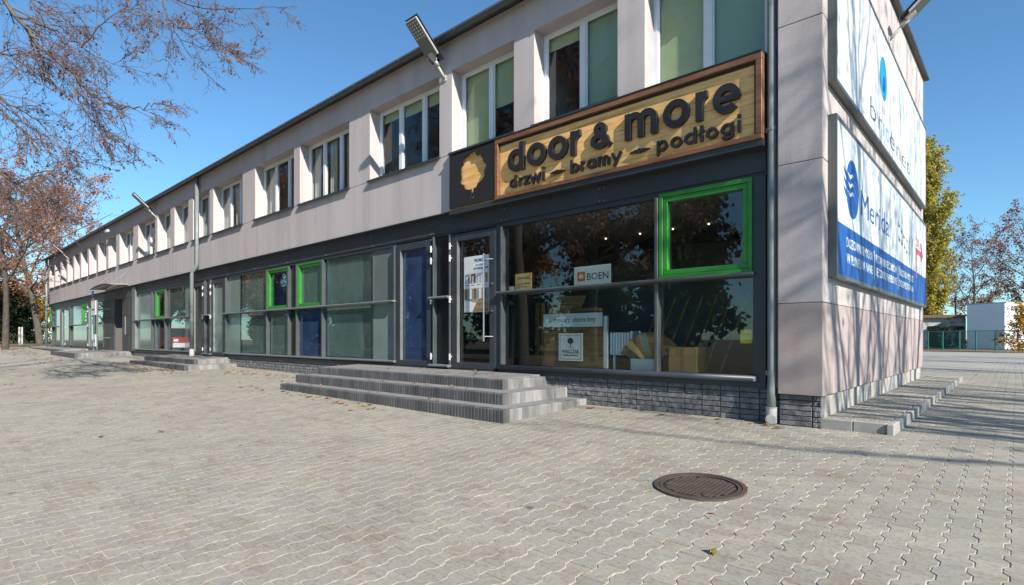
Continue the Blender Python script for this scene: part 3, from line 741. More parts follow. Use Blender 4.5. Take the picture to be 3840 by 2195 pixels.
downpipe([(-20.10, -0.20, 6.8), (-20.10, -0.20, 3.70), (-20.14, -0.22, 3.60), (-20.26, -0.30, 3.44), (-20.28, -0.31, 3.34), (-20.28, -0.31, 0.62)], 0.065, 0, ((6.2, -20.10, -0.20), (4.4, -20.10, -0.20), (1.7, -20.28, -0.31)))
MB().tube([(-20.28, -0.31, 0.38), (-20.28, -0.31, 0.66)], 0.085, 12).build('downpipe_socket', M['socket'], bld)
downpipe([(-51.25, -0.2, 6.9), (-51.25, -0.2, 0.5)], 0.09, 0, ((5.5, -51.25, -0.2), (2.0, -51.25, -0.2)))

# ------------------------------------------------------------------ stairs
def rib_block(w, h, ribs, d=0.12):
    """step edging block with vertical ribs on its front face (front at y=0, facing -y)"""
    prof = []; rw = w/ribs
    for k in range(ribs):
        a = k*rw
        prof += [(a+0.0045, 0.010), (a+0.011, 0.0), (a+rw-0.011, 0.0), (a+rw-0.0045, 0.010)]
    prof = [(0.002, 0.014)] + prof + [(w-0.002, 0.014), (w-0.002, d), (0.002, d)]
    mb = MB(); n = len(prof)
    lo = [(a, b, 0.0) for a, b in prof]; hi = [(a, b, h-0.006) for a, b in prof]; tp = [(min(max(a, 0.008), w-0.008), max(b, 0.012) if b < d else b, h) for a, b in prof]
    f = [(i, (i+1) % n, n+(i+1) % n, n+i) for i in range(n)] + [(n+i, n+(i+1) % n, 2*n+(i+1) % n, 2*n+i) for i in range(n)] + [tuple(range(2*n, 3*n))]
    mb.add(lo+hi+tp, f); return mb
def plain_block(w, h, seed, d=0.12):
    r_ = random.Random(seed); mb = MB(); n = 6
    fr = [(0.004+(w-0.008)*k/n, r_.uniform(0, 0.006)) for k in range(n+1)]
    prof = [(0.002, 0.012)] + fr + [(w-0.002, 0.012), (w-0.002, d), (0.002, d)]
    m = len(prof)
    lo = [(a, b, 0.0) for a, b in prof]; hi = [(a, b, h-0.010) for a, b in prof]; tp = [(min(max(a, 0.01), w-0.01), max(b, 0.012) if b < d else b, h + r_.uniform(-0.002, 0)) for a, b in prof]
    f = [(i, (i+1) % m, m+(i+1) % m, m+i) for i in range(m)] + [(m+i, m+(i+1) % m, 2*m+(i+1) % m, 2*m+i) for i in range(m)] + [tuple(range(2*m, 3*m))]
    mb.add(lo+hi+tp, f); return mb
BW = 0.27
_cache = {}
def stairs(name, label, levels, ribs=4, bw=BW):
    """levels: (x0, x1, yfront, ztop, zbottom, zback)"""
    root = empty(name, (levels[0][1], levels[0][2], 0), label, 'stairs')
    for (x0, x1, yf, zt_, zb_, zk) in levels:
        h = round(zt_-zb_, 3)
        key = ('f', h, ribs, bw)
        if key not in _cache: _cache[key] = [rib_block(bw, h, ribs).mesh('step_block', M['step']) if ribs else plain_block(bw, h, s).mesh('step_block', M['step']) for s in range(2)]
        x = x1 - bw; k = 0
        while x > x0 - 0.02:
            o = bpy.data.objects.new('step_block', _cache[key][k % 2]); link(o); setp(o, root); o.location = (x, yf, zb_ + (k*7 % 5 - 2)*0.0008); x -= bw; k += 1
        xl = x + bw
        key = ('s', h)
        if key not in _cache: _cache[key] = [plain_block(0.27, h, 20+s).mesh('step_block', M['step_sunlit']) for s in range(3)]
        y = yf + 0.125; k = 0
        while y < -0.02:
            o = bpy.data.objects.new('step_block', _cache[key][k % 3]); link(o); setp(o, root)
            o.rotation_euler = (0, 0, R(90)); o.location = (x1-0.004, y, zb_ + (k*3 % 4 - 1)*0.001); y += 0.27; k += 1
        # left-hand return and fill
        t = MB(); y0 = yf+0.119; xr = x1-0.119
        za, zc = zt_-0.002, zk
        t.add([(xl, y0, zb_), (xr, y0, zb_), (xr, 0.06, zb_), (xl, 0.06, zb_), (xl, y0, za), (xr, y0, za), (xr, 0.06, zc), (xl, 0.06, zc)],
              [(0,3,2,1),(4,5,6,7),(0,1,5,4),(1,2,6,5),(2,3,7,6),(3,0,4,7)])
        t.build('tread', M['tread'], root)
    return root
stairs('entrance_stairs', 'three grey concrete steps with ribbed risers before the glass shop doors', [
    (-10.0, -3.38, -1.93, 0.092, -0.12, 0.095), (-10.0, -3.76, -1.54, 0.253, 0.090, 0.256), (-10.0, -4.18, -1.09, 0.407, 0.251, 0.440)])
stairs('side_entrance_stairs', 'two grey concrete steps below the grey downpipe, strewn with leaves', [
    (-23.1, -17.05, -1.56, 0.215, -0.03, 0.22), (-23.1, -17.62, -1.10, 0.365, 0.212, 0.42)], ribs=0, bw=0.30)
stairs('entrance_landing', 'low grey concrete landing before the dark stone-clad entrance', [(-35.5, -29.5, -2.15, 0.37, 0.05, 0.42)], ribs=0, bw=0.30)
stairs('far_landing', 'low grey landing at the far end of the building', [(-50.2, -38.6, -1.35, 0.40, 0.2, 0.43)], ribs=0, bw=0.30)

# raised walkway along the end wall
wk = empty('walkway', (0.35, 4.5, 0), 'raised strip of grey concrete slabs along the end wall with billboards', 'walkway')
WZ = 0.112
B('bed', M['sand'], wk, (-0.03, 0.62, -0.04, 10.3, -0.05, WZ-0.012))
slab = MB().cbox(0.0, 0.0985, 0.0, 0.196, 0, 0.03, c=0.004).mesh('paver', M['paver'])
for i in range(6):
    for j in range(50):
        y = 0.02 + j*0.2 + (0.1 if i % 2 else 0)
        if y > 10.1: continue
        o = bpy.data.objects.new('paver', slab); link(o); setp(o, wk); o.location = (-0.025 + i*0.1035, y, WZ-0.03 + random.uniform(-0.001, 0.001))
ks = MB().cbox(0.0, 0.072, 0.0, 0.99, 0, 0.19, c=0.010).mesh('kerb_stone', M['kerb'])
for j in range(10):
    o = bpy.data.objects.new('kerb_stone', ks); link(o); setp(o, wk); o.location = (0.605, -0.105 + j*1.03, WZ-0.19+0.004)
ke = MB().cbox(0.0, 0.315, 0.0, 0.075, 0, 0.20, c=0.008).mesh('kerb_stone', M['kerb'])
for x in (-0.035, 0.286):
    o = bpy.data.objects.new('kerb_stone', ke); link(o); setp(o, wk); o.location = (x, -0.075, WZ-0.20+0.002)

# manhole
mh = empty('manhole', (MHX, MHY, G(MHX, MHY)+0.007), 'round rusty cast-iron manhole cover set in the pavers', 'manhole')
mh.rotation_euler = (math.atan(0.045), 0, 0)
def local(name, mb, m, parent, smooth=False):
    o = bpy.data.objects.new(name, mb.mesh(name, m, smooth)); link(o); o.parent = parent; return o
def ringmesh(r0, r1, z0, z1, n=48):
    mb = MB(); v = []
    for (r_, z) in ((r0, z0), (r0, z1), (r1, z1), (r1, z0)):
        v += [(r_*math.cos(2*math.pi*k/n), r_*math.sin(2*math.pi*k/n), z) for k in range(n)]
    f = []
    for a in range(4):
        b = (a+1) % 4
        for k in range(n): f.append((a*n+k, a*n+(k+1) % n, b*n+(k+1) % n, b*n+k))
    mb.add(v, [q[::-1] for q in f]); return mb
local('rim', ringmesh(0.318, 0.352, -0.02, 0.010), M['rust'], mh)
lid = MB(); n = 48
lid.add([(0.31*math.cos(2*math.pi*k/n), 0.31*math.sin(2*math.pi*k/n), -0.002) for k in range(n)], [tuple(range(n))])
lid_o = local('lid', lid, M['rust_dark'], mh)
local('lid_border', ringmesh(0.285, 0.310, -0.004, 0.006), M['rust'], mh)
st = MB(); q = 0.036
for i in range(-9, 9):
    for j in range(-9, 9):
        x0, x1, y0, y1 = i*q+0.005, (i+1)*q-0.005, j*q+0.004, (j+1)*q-0.004
        if max(abs(x0), abs(x1))**2 + max(abs(y0), abs(y1))**2 < 0.283**2: st.cbox(x0, x1, y0, y1, -0.004, 0.0055, c=0.002)
local('lid_studs', st, M['rust'], mh)
local('lifting_hole', MB().tube([(0.10, -0.19, 0.0), (0.10, -0.19, 0.0062)], 0.018, 10).tube([(-0.10, 0.20, 0.0), (-0.10, 0.20, 0.0062)], 0.018, 10), M['rust_dark'], mh)

# ------------------------------------------------------------------ the shop sign
sg = empty('shop_sign', (-3.5, -0.15, 3.5), 'long oak shop sign with raised black letters door & more', 'sign')
B('back_box', M['anth'], sg, (-6.44, -0.655, -0.11, -0.02, 3.50, 4.56))
B('face_board', M['wood'], sg, (-5.13, -0.70, -0.150, -0.111, 3.56, 4.50))
fw = 0.085
fx0, fx1, fz0, fz1 = -5.215, -0.655, 3.505, 4.575
mb = MB(); mb.cbox(fx0, fx1, -0.215, -0.112, fz0, fz0+fw*0.75, c=0.006).cbox(fx0, fx1, -0.215, -0.112, fz1-fw, fz1, c=0.006)
mb.cbox(fx0, fx0+fw*0.9, -0.215, -0.112, fz0+fw*0.75, fz1-fw, c=0.006).cbox(fx1-fw*0.9, fx1, -0.215, -0.112, fz0+fw*0.75, fz1-fw, c=0.006)
mb.build('sign_frame', M['wood_frame'], sg)
mb = MB(); a, b, c_, d_ = fx0+fw*0.9, fx1-fw*0.9, fz0+fw*0.75, fz1-fw
mb.box(a, b, -0.165, -0.1505, d_-0.035, d_).box(b-0.03, b, -0.165, -0.1505, c_, d_-0.035).box(a, b-0.03, -0.158, -0.1505, c_, c_+0.014)
mb.build('dark_liner', M['letters'], sg)  # dark strips inside the frame at the top, right and bottom edges
B('top_flashing', M['anth_light'], sg, (-6.46, -0.65, -0.225, -0.02, 4.578, 4.592))
B('bottom_flashing', M['anth_light'], sg, (-6.46, -0.65, -0.19, 0.0, 3.425, 3.500))
# black square panel with a cut-out tree
tree_out = []
cx_, cz_ = -5.80, 4.13
rt = random.Random(4)
for k in range(60):
    a = 2*math.pi*k/60
    rr_ = 1 + 0.055*math.sin(a*9+0.5) + 0.045*math.sin(a*14+1.0) + 0.05*math.sin(a*3+2) + rt.uniform(-0.02, 0.02)
    tree_out.append((cx_ + 0.33*rr_*math.cos(a), cz_ + 0.02 + 0.335*rr_*math.sin(a)))
tree_out = [p for p in tree_out if not (abs(p[0]-cx_) < 0.07 and p[1] < cz_-0.2)]
tree_out.sort(key=lambda p: -((math.atan2(p[1]-cz_, p[0]-cx_) + math.pi/2) % (2*math.pi)))
tree_out += [(cx_+0.035, cz_-0.315), (cx_+0.03, cz_-0.42), (cx_+0.05, cz_-0.50), (cx_-0.05, cz_-0.50), (cx_-0.02, cz_-0.42), (cx_-0.03, cz_-0.315)]
cu = bpy.data.curves.new('tree_panel', 'CURVE'); cu.dimensions = '2D'; cu.fill_mode = 'BOTH'; cu.extrude = 0.014
for pts in ([(-6.435, 3.535), (-5.225, 3.535), (-5.225, 4.555), (-6.435, 4.555)], tree_out):
    s_ = cu.splines.new('POLY'); s_.points.add(len(pts)-1); s_.use_cyclic_u = True
    for p_, (x, z) in zip(s_.points, pts): p_.co = (x, z, 0, 1)
tmp = bpy.data.objects.new('tree_panel', cu); link(tmp); dg = bpy.context.evaluated_depsgraph_get(); dg.update()
me = bpy.data.meshes.new_from_object(tmp.evaluated_get(dg)); COL.objects.unlink(tmp); bpy.data.objects.remove(tmp)
me.transform(Matrix(((1, 0, 0, 0), (0, 0, -1, -0.190), (0, 1, 0, 0), (0, 0, 0, 1)))); me.materials.clear(); me.materials.append(M['letters'])
o = bpy.data.objects.new('tree_panel', me); link(o); setp(o, sg)
B('tree_backing', M['wood'], sg, (-6.43, -5.23, -0.150, -0.111, 3.52, 4.56))

# letters: built from strokes
def stroke(mb, pts, w, y0, y1, closed=False):
    pts = [Vector((a, b)) for a, b in pts]; n = len(pts); L = []; Rr = []
    for i in range(n):
        p0 = pts[i-1] if (i > 0 or closed) else pts[i]; p1 = pts[(i+1) % n] if (i < n-1 or closed) else pts[i]
        d0 = (pts[i]-p0); d1 = (p1-pts[i])
        if d0.length < 1e-9: d0 = d1
        if d1.length < 1e-9: d1 = d0
        n0 = Vector((-d0.y, d0.x)).normalized(); n1 = Vector((-d1.y, d1.x)).normalized()
        m_ = (n0+n1).normalized(); k = min(1/max(m_.dot(n0), 0.35), 2.0)
        L.append(pts[i]+m_*w/2*k); Rr.append(pts[i]-m_*w/2*k)
    v = []
    for (P_) in (L, Rr):
        for p in P_: v.append((p.x, y0, p.y))
    for (P_) in (L, Rr):
        for p in P_: v.append((p.x, y1, p.y))
    f = []; m2 = 2*n
    rngs = range(n if closed else n-1)
    for i in rngs:
        j = (i+1) % n
        f += [(i, n+i, n+j, j)[::-1], (m2+i, m2+j, m2+n+j, m2+n+i)[::-1], (i, j, m2+j, m2+i)[::-1], (n+i, m2+n+i, m2+n+j, n+j)[::-1]]
    if not closed:
        f += [(0, m2, m2+n, n)[::-1], (n-1, 2*n-1, m2+2*n-1, m2+n-1)[::-1]]
    mb.add(v, f)
def arc(cx, cz, rx, rz, a0, a1, n=20):
    return [(cx+rx*math.cos(R(a0+(a1-a0)*k/n)), cz+rz*math.sin(R(a0+(a1-a0)*k/n))) for k in range(n+1)]
def letter(ch, x0, x1, base, xh, w, y0, y1, asc):
    if ch == 'i': asc *= 1.09
    """geometric sans letter between x0 and x1"""
    mb = MB(); cnt = [0]
    def S(pts, closed=False, ww=None):
        stroke(mb, pts, ww or w, y0 - 0.0006*cnt[0], y1, closed); cnt[0] += 1
    h = w/2; L_, R_ = x0+h, x1-h; cx, cz = (x0+x1)/2, base+xh/2; rx, rz = (x1-x0)/2-h, xh/2-h
    O = lambda: S(arc(cx, cz, rx, rz, 0, 351, 39), True)
    if ch == 'o': O()
    elif ch == 'd': O(); S([(R_, base), (R_, base+asc)])
    elif ch == 'b': O(); S([(L_, base), (L_, base+asc)])
    elif ch == 'p': O(); S([(L_, base-0.35*xh), (L_, base+xh)])
    elif ch == 'a': O(); S([(R_, base), (R_, base+xh)])
    elif ch == 'g':
        O(); S([(R_, base+xh), (R_, base-0.05*xh)] + arc(cx, base-0.05*xh, rx, rz*0.62, 0, -160, 14)[1:])
    elif ch == 'e':
        S(arc(cx, cz, rx, rz, 0, 318, 34)); S([(x0+h*0.6, cz), (x1-h*0.3, cz)], ww=w*0.8)
    elif ch == 'r':
        S([(L_, base), (L_, base+xh)]); S(arc(L_+(x1-L_)*0.95, base+xh*0.42, (x1-L_)*0.95, xh*0.58-h, 178, 88, 10))
    elif ch == 'm':
        q_ = (R_-L_)/2
        S([(L_, base), (L_, base+xh)])
        for k in (0, 1):
            ax = L_+q_*(k+0.5)
            S(arc(ax, base+xh-h-q_*0.5, q_*0.5, q_*0.5, 180, 0, 14) + [(L_+q_*(k+1), base)])
    elif ch == 'i':
        S([(cx, base), (cx, base+xh)]); S([(cx-w*0.55, base+asc-w*0.55), (cx+w*0.55, base+asc-w*0.55)], ww=w*1.1)
    elif ch == 'z':
        S([(x0, base+xh-h), (x1, base+xh-h)]); S([(x0, base+h), (x1, base+h)]); S([(x1-h*1.2, base+xh-h), (x0+h*1.2, base+h)])
    elif ch == 'w':
        q_ = (x1-x0)
        S([(x0+h*0.7, base+xh), (x0+q_*0.28, base+h*0.6), (cx, base+xh-h*0.6), (x1-q_*0.28, base+h*0.6), (x1-h*0.7, base+xh)])
    elif ch == 'y':
        S([(x1-h*0.7, base+xh), (x0+(x1-x0)*0.28, base-0.36*xh)]); S([(x0+h*0.7, base+xh), (cx, base+h)])
    elif ch == 'l/':
        S([(cx, base), (cx, base+asc)]); S([(x0, base+asc*0.42), (x1, base+asc*0.66)], ww=w*0.8)
    elif ch == '&':
        H_ = asc
        S(arc(cx-(x1-x0)*0.03, base+H_*0.74, (x1-x0)*0.21, H_*0.26-h, 0, 351, 26), True)
        S(arc(cx-(x1-x0)*0.06, base+H_*0.29, (x1-x0)*0.36, H_*0.29-h*0.8, 0, 351, 30), True)
        S([(cx-(x1-x0)*0.10, base+H_*0.60), (x1, base+h*0.2)]); 
    mb.build('letter', M['letters'], sg)
Y0L, Y1L = -0.215, -0.151
for ch, a, b in zip('door', (-4.899, -4.461, -4.006, -3.554), (-4.537, -4.063, -3.62, -3.371)): letter(ch, a, b, 3.925, 0.378, 0.092, Y0L, Y1L, 0.475)
letter('&', -3.16, -2.83, 3.925, 0.378, 0.080, Y0L, Y1L, 0.385)
for ch, a, b in zip('more', (-2.574, -1.971, -1.501, -1.271), (-2.064, -1.596, -1.344, -0.918)): letter(ch, a, b, 3.925, 0.378, 0.092, Y0L, Y1L, 0.475)
r2 = [-4.873, -4.723, -4.661, -4.583, -4.552, -4.43, -4.415, -4.178, -4.149, -4.092]
for k, ch in enumerate('drzwi'): letter(ch, r2[2*k], r2[2*k+1], 3.652, 0.150, 0.036, -0.195, Y1L, 0.208)
r2 = [-3.567, -3.41, -3.371, -3.294, -3.256, -3.10, -3.06, -2.85, -2.82, -2.64]
for k, ch in enumerate('bramy'): letter(ch, r2[2*k], r2[2*k+1], 3.652, 0.150, 0.036, -0.195, Y1L, 0.208)
r2 = [-2.074, -1.915, -1.87, -1.702, -1.673, -1.501, -1.473, -1.388, -1.371, -1.209, -1.173, -1.008, -0.965, -0.915]
for k, ch in enumerate(['p', 'o', 'd', 'l/', 'o', 'g', 'i']): letter(ch, r2[2*k], r2[2*k+1], 3.652, 0.150, 0.036, -0.195, Y1L, 0.208)
for xa, xb in ((-3.992, -3.674), (-2.517, -2.179)):
    m_ = (xa+xb)/2; zc = 3.737
    MB().prism([(xa, zc), (m_-0.045, zc-0.026), (m_, zc-0.012), (m_+0.045, zc-0.026), (xb, zc), (m_+0.045, zc+0.026), (m_, zc+0.012), (m_-0.045, zc+0.026)], lambda a, b, d: (a, -d, b), 0.151, 0.195).build('ornament', M['letters'], sg)
    MB().prism(arc(m_, zc, 0.032, 0.032, 0, 340, 17), lambda a, b, d: (a, -d, b), 0.151, 0.198).build('ornament', M['letters'], sg)

# ------------------------------------------------------------------ billboards on the end wall
def billboard(name, label, y0, y1, z0, z1):
    r_ = empty(name, (0.04, (y0+y1)/2, z0), label, 'billboard')
    t = 0.045
    B('case', M['bframe'], r_, (0.002, 0.080, y0, y1, z0, z1))
    mb = MB(); mb.box(0.0805, 0.095, y0, y1, z0, z0+t).box(0.0805, 0.095, y0, y1, z1-t, z1).box(0.0805, 0.095, y0, y0+t, z0+t, z1-t).box(0.0805, 0.095, y1-t, y1, z0+t, z1-t)
    mb.build('rim', M['bframe'], r_)
    B('face', M['bwhite'], r_, (0.0805, 0.086, y0+t, y1-t, z0+t, z1-t))
    return r_
FX = 0.0865
def fr_(y, z): return ((FX, y, z), (0, 1, 0), (0, 0, 1))
def yz(poly, m, parent, d=0.0015, name='print'):
    MB().prism(poly, lambda a, b, dd: (FX + dd, a, b), 0.0, d).build(name, m, parent)
b1 = billboard('upper_billboard', 'upper white billboard on the end wall with a blue drop and thin lettering', 0.06, 8.75, 4.06, 5.92)
drop = [(3.20+0.335*math.sin(R(t))*(1.0 if math.cos(R(t)) < 0 else 0.95), 5.17+0.335*math.cos(R(t))) for t in range(0, 360, 12)][::-1]
yz(drop, M['bcyan'], b1)
yz([(a*0.32+3.27*0.68, b*0.4+5.05*0.6) for a, b in drop], M['bblue'], b1, 0.0025)
for body, y, w_, m in (('b', 2.14, 0.42, 'bink'), ('r', 2.80, 0.26, 'bink'), ('\u0131', 3.19, 0.07, 'bcyan'), ('t', 3.40, 0.26, 'bcyan'), ('e', 3.82, 0.46, 'bink'), ('n', 4.50, 0.42, 'bink'), ('e', 5.14, 0.46, 'bink'), ('t', 5.76, 0.28, 'bink')):
    text_mesh('letter', body, 0.46, M[m], b1, fr_(y, 4.262), width=w_, bold=-0.006)
b2 = billboard('lower_billboard', 'lower white and blue billboard on the end wall with an arrow and product lettering', 0.07, 8.80, 1.77, 3.69)
yz([(0.115, 1.815), (8.755, 1.815), (8.755, 2.44), (0.115, 2.44)], M['bblue'], b2)
yz([(0.96+0.37*math.cos(R(t)), 2.96+0.375*math.sin(R(t))) for t in range(0, 360, 10)], M['bblue'], b2)
for k in range(3):
    z = 3.12 - 0.115*k
    yz([(0.62, z+0.02), (0.82, z-0.05), (0.98, z+0.01), (1.22, z-0.085), (1.05, z-0.02), (0.95, z+0.045), (0.80, z-0.01)], M['bwhite'], b2, 0.003)
    yz([(0.44, z+0.045), (0.60, z-0.005), (0.60, z-0.075), (0.50, z-0.02)], M['bblue'], b2, 0.003)
text_mesh('lettering', 'Merida', 0.50, M['bblue'], b2, fr_(1.48, 2.725), width=2.25)
MY = [(0.61, 1.68, 'DOZOWNIKI MYD\u0141A', 'W P\u0141YNIE I W PIANIE'), (2.54, 1.96, 'PODAJNIKI R\u0118CZNIK\u00d3W', 'R\u0118CZNIKI PAPIEROWE'), (4.77, 1.85, '\u015aRODKI MYJ\u0104CE', 'DO SPRZ\u0104TANIA')]
for y, w_, t1, t2 in MY:
    text_mesh('lettering', t1, 0.17, M['bwhite'], b2, ((FX+0.0018, y, 2.19), (0, 1, 0), (0, 0, 1)), width=w_, bold=0.003)
    text_mesh('lettering', t2, 0.17, M['bwhite'], b2, ((FX+0.0018, y, 1.99), (0, 1, 0), (0, 0, 1)), width=w_, bold=0.003)
for y in (2.40, 4.63): yz([(y, 1.92), (y+0.04, 1.92), (y+0.04, 2.345), (y, 2.345)], M['bwhite'], b2, 0.003)
yz([(7.04, 2.33), (7.16, 2.33), (7.16, 2.83), (7.95, 2.83), (7.95, 2.72), (8.25, 2.89), (7.95, 3.06), (7.95, 2.95), (7.04, 2.95)], M['bred'], b2, 0.003)
text_mesh('lettering', '20 m', 0.26, M['bred'], b2, fr_(7.10, 3.00), width=0.85, bold=0.004)
for (y, z) in ((4.7, 3.05), (5.0, 2.98), (5.3, 2.92), (4.75, 2.80), (5.05, 2.77), (5.4, 2.74), (5.7, 2.9), (5.65, 2.68)):
    yz([(y, z), (y+0.16, z), (y+0.16, z+0.05), (y+0.05, z+0.05), (y+0.05, z+0.09), (y, z+0.09)], M['bink'], b2)
mb = MB()
for k in range(9):
    w_ = 0.10 + 0.30*math.sin(math.pi*(k+1)/10)
    mb.prism([(6.15-w_/2, 2.72+k*0.04), (6.15+w_/2, 2.72+k*0.04), (6.15+w_/2, 2.735+k*0.04), (6.15-w_/2, 2.735+k*0.04)], lambda a, b, dd: (FX+dd, a, b), 0, 0.0015)
mb.prism([(6.12, 2.55), (6.18, 2.55), (6.17, 2.75), (6.13, 2.75)], lambda a, b, dd: (FX+dd, a, b), 0, 0.0015)
mb.build('print', M['bink'], b2)

# ------------------------------------------------------------------ lamps under the eaves
def wall_lamp(loc, rotz, label, s=1.0):
    r_ = empty('solar_wall_lamp', loc, label, 'lamp', 'solar lamps under the eaves'); r_.rotation_euler = (0, 0, rotz); r_.scale = (s, s, s)
    # local: -y is outwards
    local('wall_bracket', MB().cbox(-0.04, 0.04, -0.02, 0.0, -0.06, 0.06, c=0.004), M['lampgrey'], r_)
    local('arm', MB().tube([(0, -0.01, 0.0), (0, -0.06, 0.05), (0, -0.23, 0.22)], 0.026, 10), M['lampgrey'], r_, True)
    tilt = Matrix.Rotation(R(-42), 4, 'X')
    def tl(mb):
        mb.v = [tuple(Vector((0, -0.20, 0.20)) + (tilt @ Vector(p))) for p in mb.v]; return mb
    local('collar', tl(MB().tube([(0, 0.03, 0.0), (0, -0.10, 0.0)], 0.040, 12)), M['lampgrey'], r_, True)
    local('gear_box', tl(MB().cbox(-0.06, 0.06, -0.24, -0.08, -0.03, 0.05, c=0.012)), M['lampgrey'], r_)
    local('head', tl(MB().cbox(-0.165, 0.165, -0.88, -0.16, 0.0, 0.04, c=0.010)), M['lampgrey'], r_)
    local('underside', tl(MB().box(-0.15, 0.15, -0.86, -0.18, -0.004, -0.0005)), M['lampdark'], r_)
    local('solar_panel', tl(MB().cbox(-0.18, 0.18, -0.91, -0.02, 0.055, 0.068, c=0.004)), M['solar'], r_)
    local('panel_rail', tl(MB().box(-0.10, -0.08, -0.88, -0.22, 0.0355, 0.0545).box(0.08, 0.10, -0.88, -0.22, 0.0355, 0.0545)), M['lampgrey'], r_)
    ld = MB()
    for i in range(4):
        for j in range(6): ld.tube([(-0.105+0.07*i, -0.82+0.055*j, -0.004), (-0.105+0.07*i, -0.82+0.055*j, -0.010)], [0.014, 0.009], 8)
    local('led_lenses', tl(ld), M['lens'], r_)
    return r_
wall_lamp((-6.68, -0.10, 6.17), 0, 'solar wall lamp at the pier beside the shop sign, nearest on the front')
wall_lamp((-25.25, -0.10, 6.17), 0, 'solar wall lamp halfway along the front, past the grey downpipe')
wall_lamp((-43.6, -0.10, 6.17), 0, 'solar wall lamp at the far end of the front, by the russet tree')
wall_lamp((0.0, 4.3, 6.25), R(90), 'solar wall lamp on the end wall above the upper billboard')
cctv = empty('security_camera', (-32.5, -0.1, 6.5), 'small white security camera under the eaves above the entrance', 'camera')
B('bracket', M['lampgrey'], cctv, (-32.53, -32.47, -0.22, -0.10, 6.47, 6.53)); B('housing', M['white'], cctv, (-32.9, -32.45, -0.36, -0.24, 6.45, 6.57), c=0.02)

# entrance canopy and its signs
cn = empty('entrance_canopy', (-31.7, -0.1, 3.7), 'thin pale canopy with tie rods above the stone entrance', 'canopy')
mb = MB(); pts = [(-33.9, 3.62), (-32.9, 3.72), (-31.7, 3.76), (-30.5, 3.72), (-29.5, 3.62)]
for (xa, za), (xb, zb_) in zip(pts[:-1], pts[1:]):
    mb.add([(xa, -0.12, za), (xb, -0.12, zb_), (xb, -0.80, zb_-0.04), (xa, -0.80, za-0.04), (xa, -0.12, za-0.03), (xb, -0.12, zb_-0.03), (xb, -0.80, zb_-0.07), (xa, -0.80, za-0.07)],
           [(0,1,2,3),(7,6,5,4),(0,4,5,1),(1,5,6,2),(2,6,7,3),(3,7,4,0)])
mb.build('roof_sheet', M['canopy_glass'], cn)
MB().tube([(-33.9, -0.75, 3.56), (-29.5, -0.75, 3.56)], 0.02, 8).build('front_rail', M['alu'], cn)
for x in (-33.6, -29.9):
    MB().tube([(x, -0.1, 3.62), (x, -0.80, 3.60)], 0.03, 8).build('bracket_arm', M['alu'], cn); MB().tube([(x, -0.1, 4.2), (x, -0.72, 3.62)], 0.008, 6).build('tie_rod', M['mull'], cn)
tot_ = empty('tenant_sign', (-33.9, -0.5, 0.4), 'narrow white and black tenant sign board left of the stone entrance', 'sign')
B('panel', M['paper'], tot_, (-34.5, -33.5, -0.62, -0.57, 2.25, 3.0)); B('panel', M['black'], tot_, (-34.1, -33.6, -0.62, -0.57, 1.25, 2.25)); B('panel', M['paper'], tot_, (-34.1, -33.5, -0.62, -0.57, 0.62, 1.25))
B('post', M['steel'], tot_, (-34.2, -34.12, -0.60, -0.54, 0.38, 3.0), (-33.49, -33.42, -0.60, -0.54, 0.38, 3.0))
for z in (2.55, 1.05): B('bracket', M['steel'], tot_, (-33.4, -33.35, -0.58, -0.03, z, z+0.04))
B('print', M['navy'], tot_, (-33.9, -33.7, -0.625, -0.621, 0.8, 1.0)); B('print', M['green'], tot_, (-34.0, -33.65, -0.625, -0.621, 1.5, 1.58)); B('print', M['ink'], tot_, (-34.35, -33.7, -0.625, -0.621, 2.5, 2.58))
hn = empty('house_number_sign', (-34.3, -0.5, 3.1), 'small blue and red house number plate above the tenant sign', 'sign')
B('plate', M['bblue'], hn, (-34.45, -34.0, -0.62, -0.60, 3.12, 3.52)); B('stripe', M['bred'], hn, (-34.45, -34.0, -0.62, -0.60, 3.02, 3.115))
text_mesh('lettering', '3', 0.32, M['paper'], hn, ((-34.33, -0.6215, 3.2), (1, 0, 0), (0, 0, 1)))

# ------------------------------------------------------------------ posters and goods behind the glass
ps = empty('door_poster', (-5.94, 0.04, 1.5), 'white promotion poster with interior photos stuck on the glass shop door', 'poster')
PY = 0.044
def fl(x0, x1, z0, z1, m, parent, y=PY, d=0.0015, name='print'): return B(name, M[m], parent, (x0, x1, y-d, y, z0, z1))
fl(-6.285, -5.60, 1.545, 2.615, 'paper', ps, PY, name='sheet')
text_mesh('lettering', 'PROMOCJA', 0.085, M['navy'], ps, ((-5.99, PY-0.0026, 2.50), (1, 0, 0), (0, 0, 1)), width=0.34, bold=0.002)
text_mesh('lettering', 'na wybrane', 0.06, M['navy'], ps, ((-5.95, PY-0.0026, 2.425), (1, 0, 0), (0, 0, 1)), width=0.27)
text_mesh('lettering', 'NA WYBRANE DRZWI', 0.055, M['navy'], ps, ((-6.01, PY-0.0026, 2.355), (1, 0, 0), (0, 0, 1)), width=0.38, bold=0.001)
for k, m in enumerate(('kerb', 'wood_dark', 'socket', 'wood_mid')):
    x = -6.25 + 0.16*k
    fl(x, x+0.13, 2.10, 2.28, m, ps, PY-0.0016); fl(x+0.03, x+0.07, 2.10, 2.23, 'paper', ps, PY-0.0032); fl(x, x+0.10, 2.055, 2.067, 'ink', ps, PY-0.0016, 0.0005)
fl(-6.28, -5.61, 1.55, 2.00, 'kerb', ps, PY-0.0016)
for k in range(5): fl(-6.26+0.13*k, -6.20+0.13*k, 1.80, 1.99, 'paper' if k % 2 else 'wood_dark', ps, PY-0.0032)
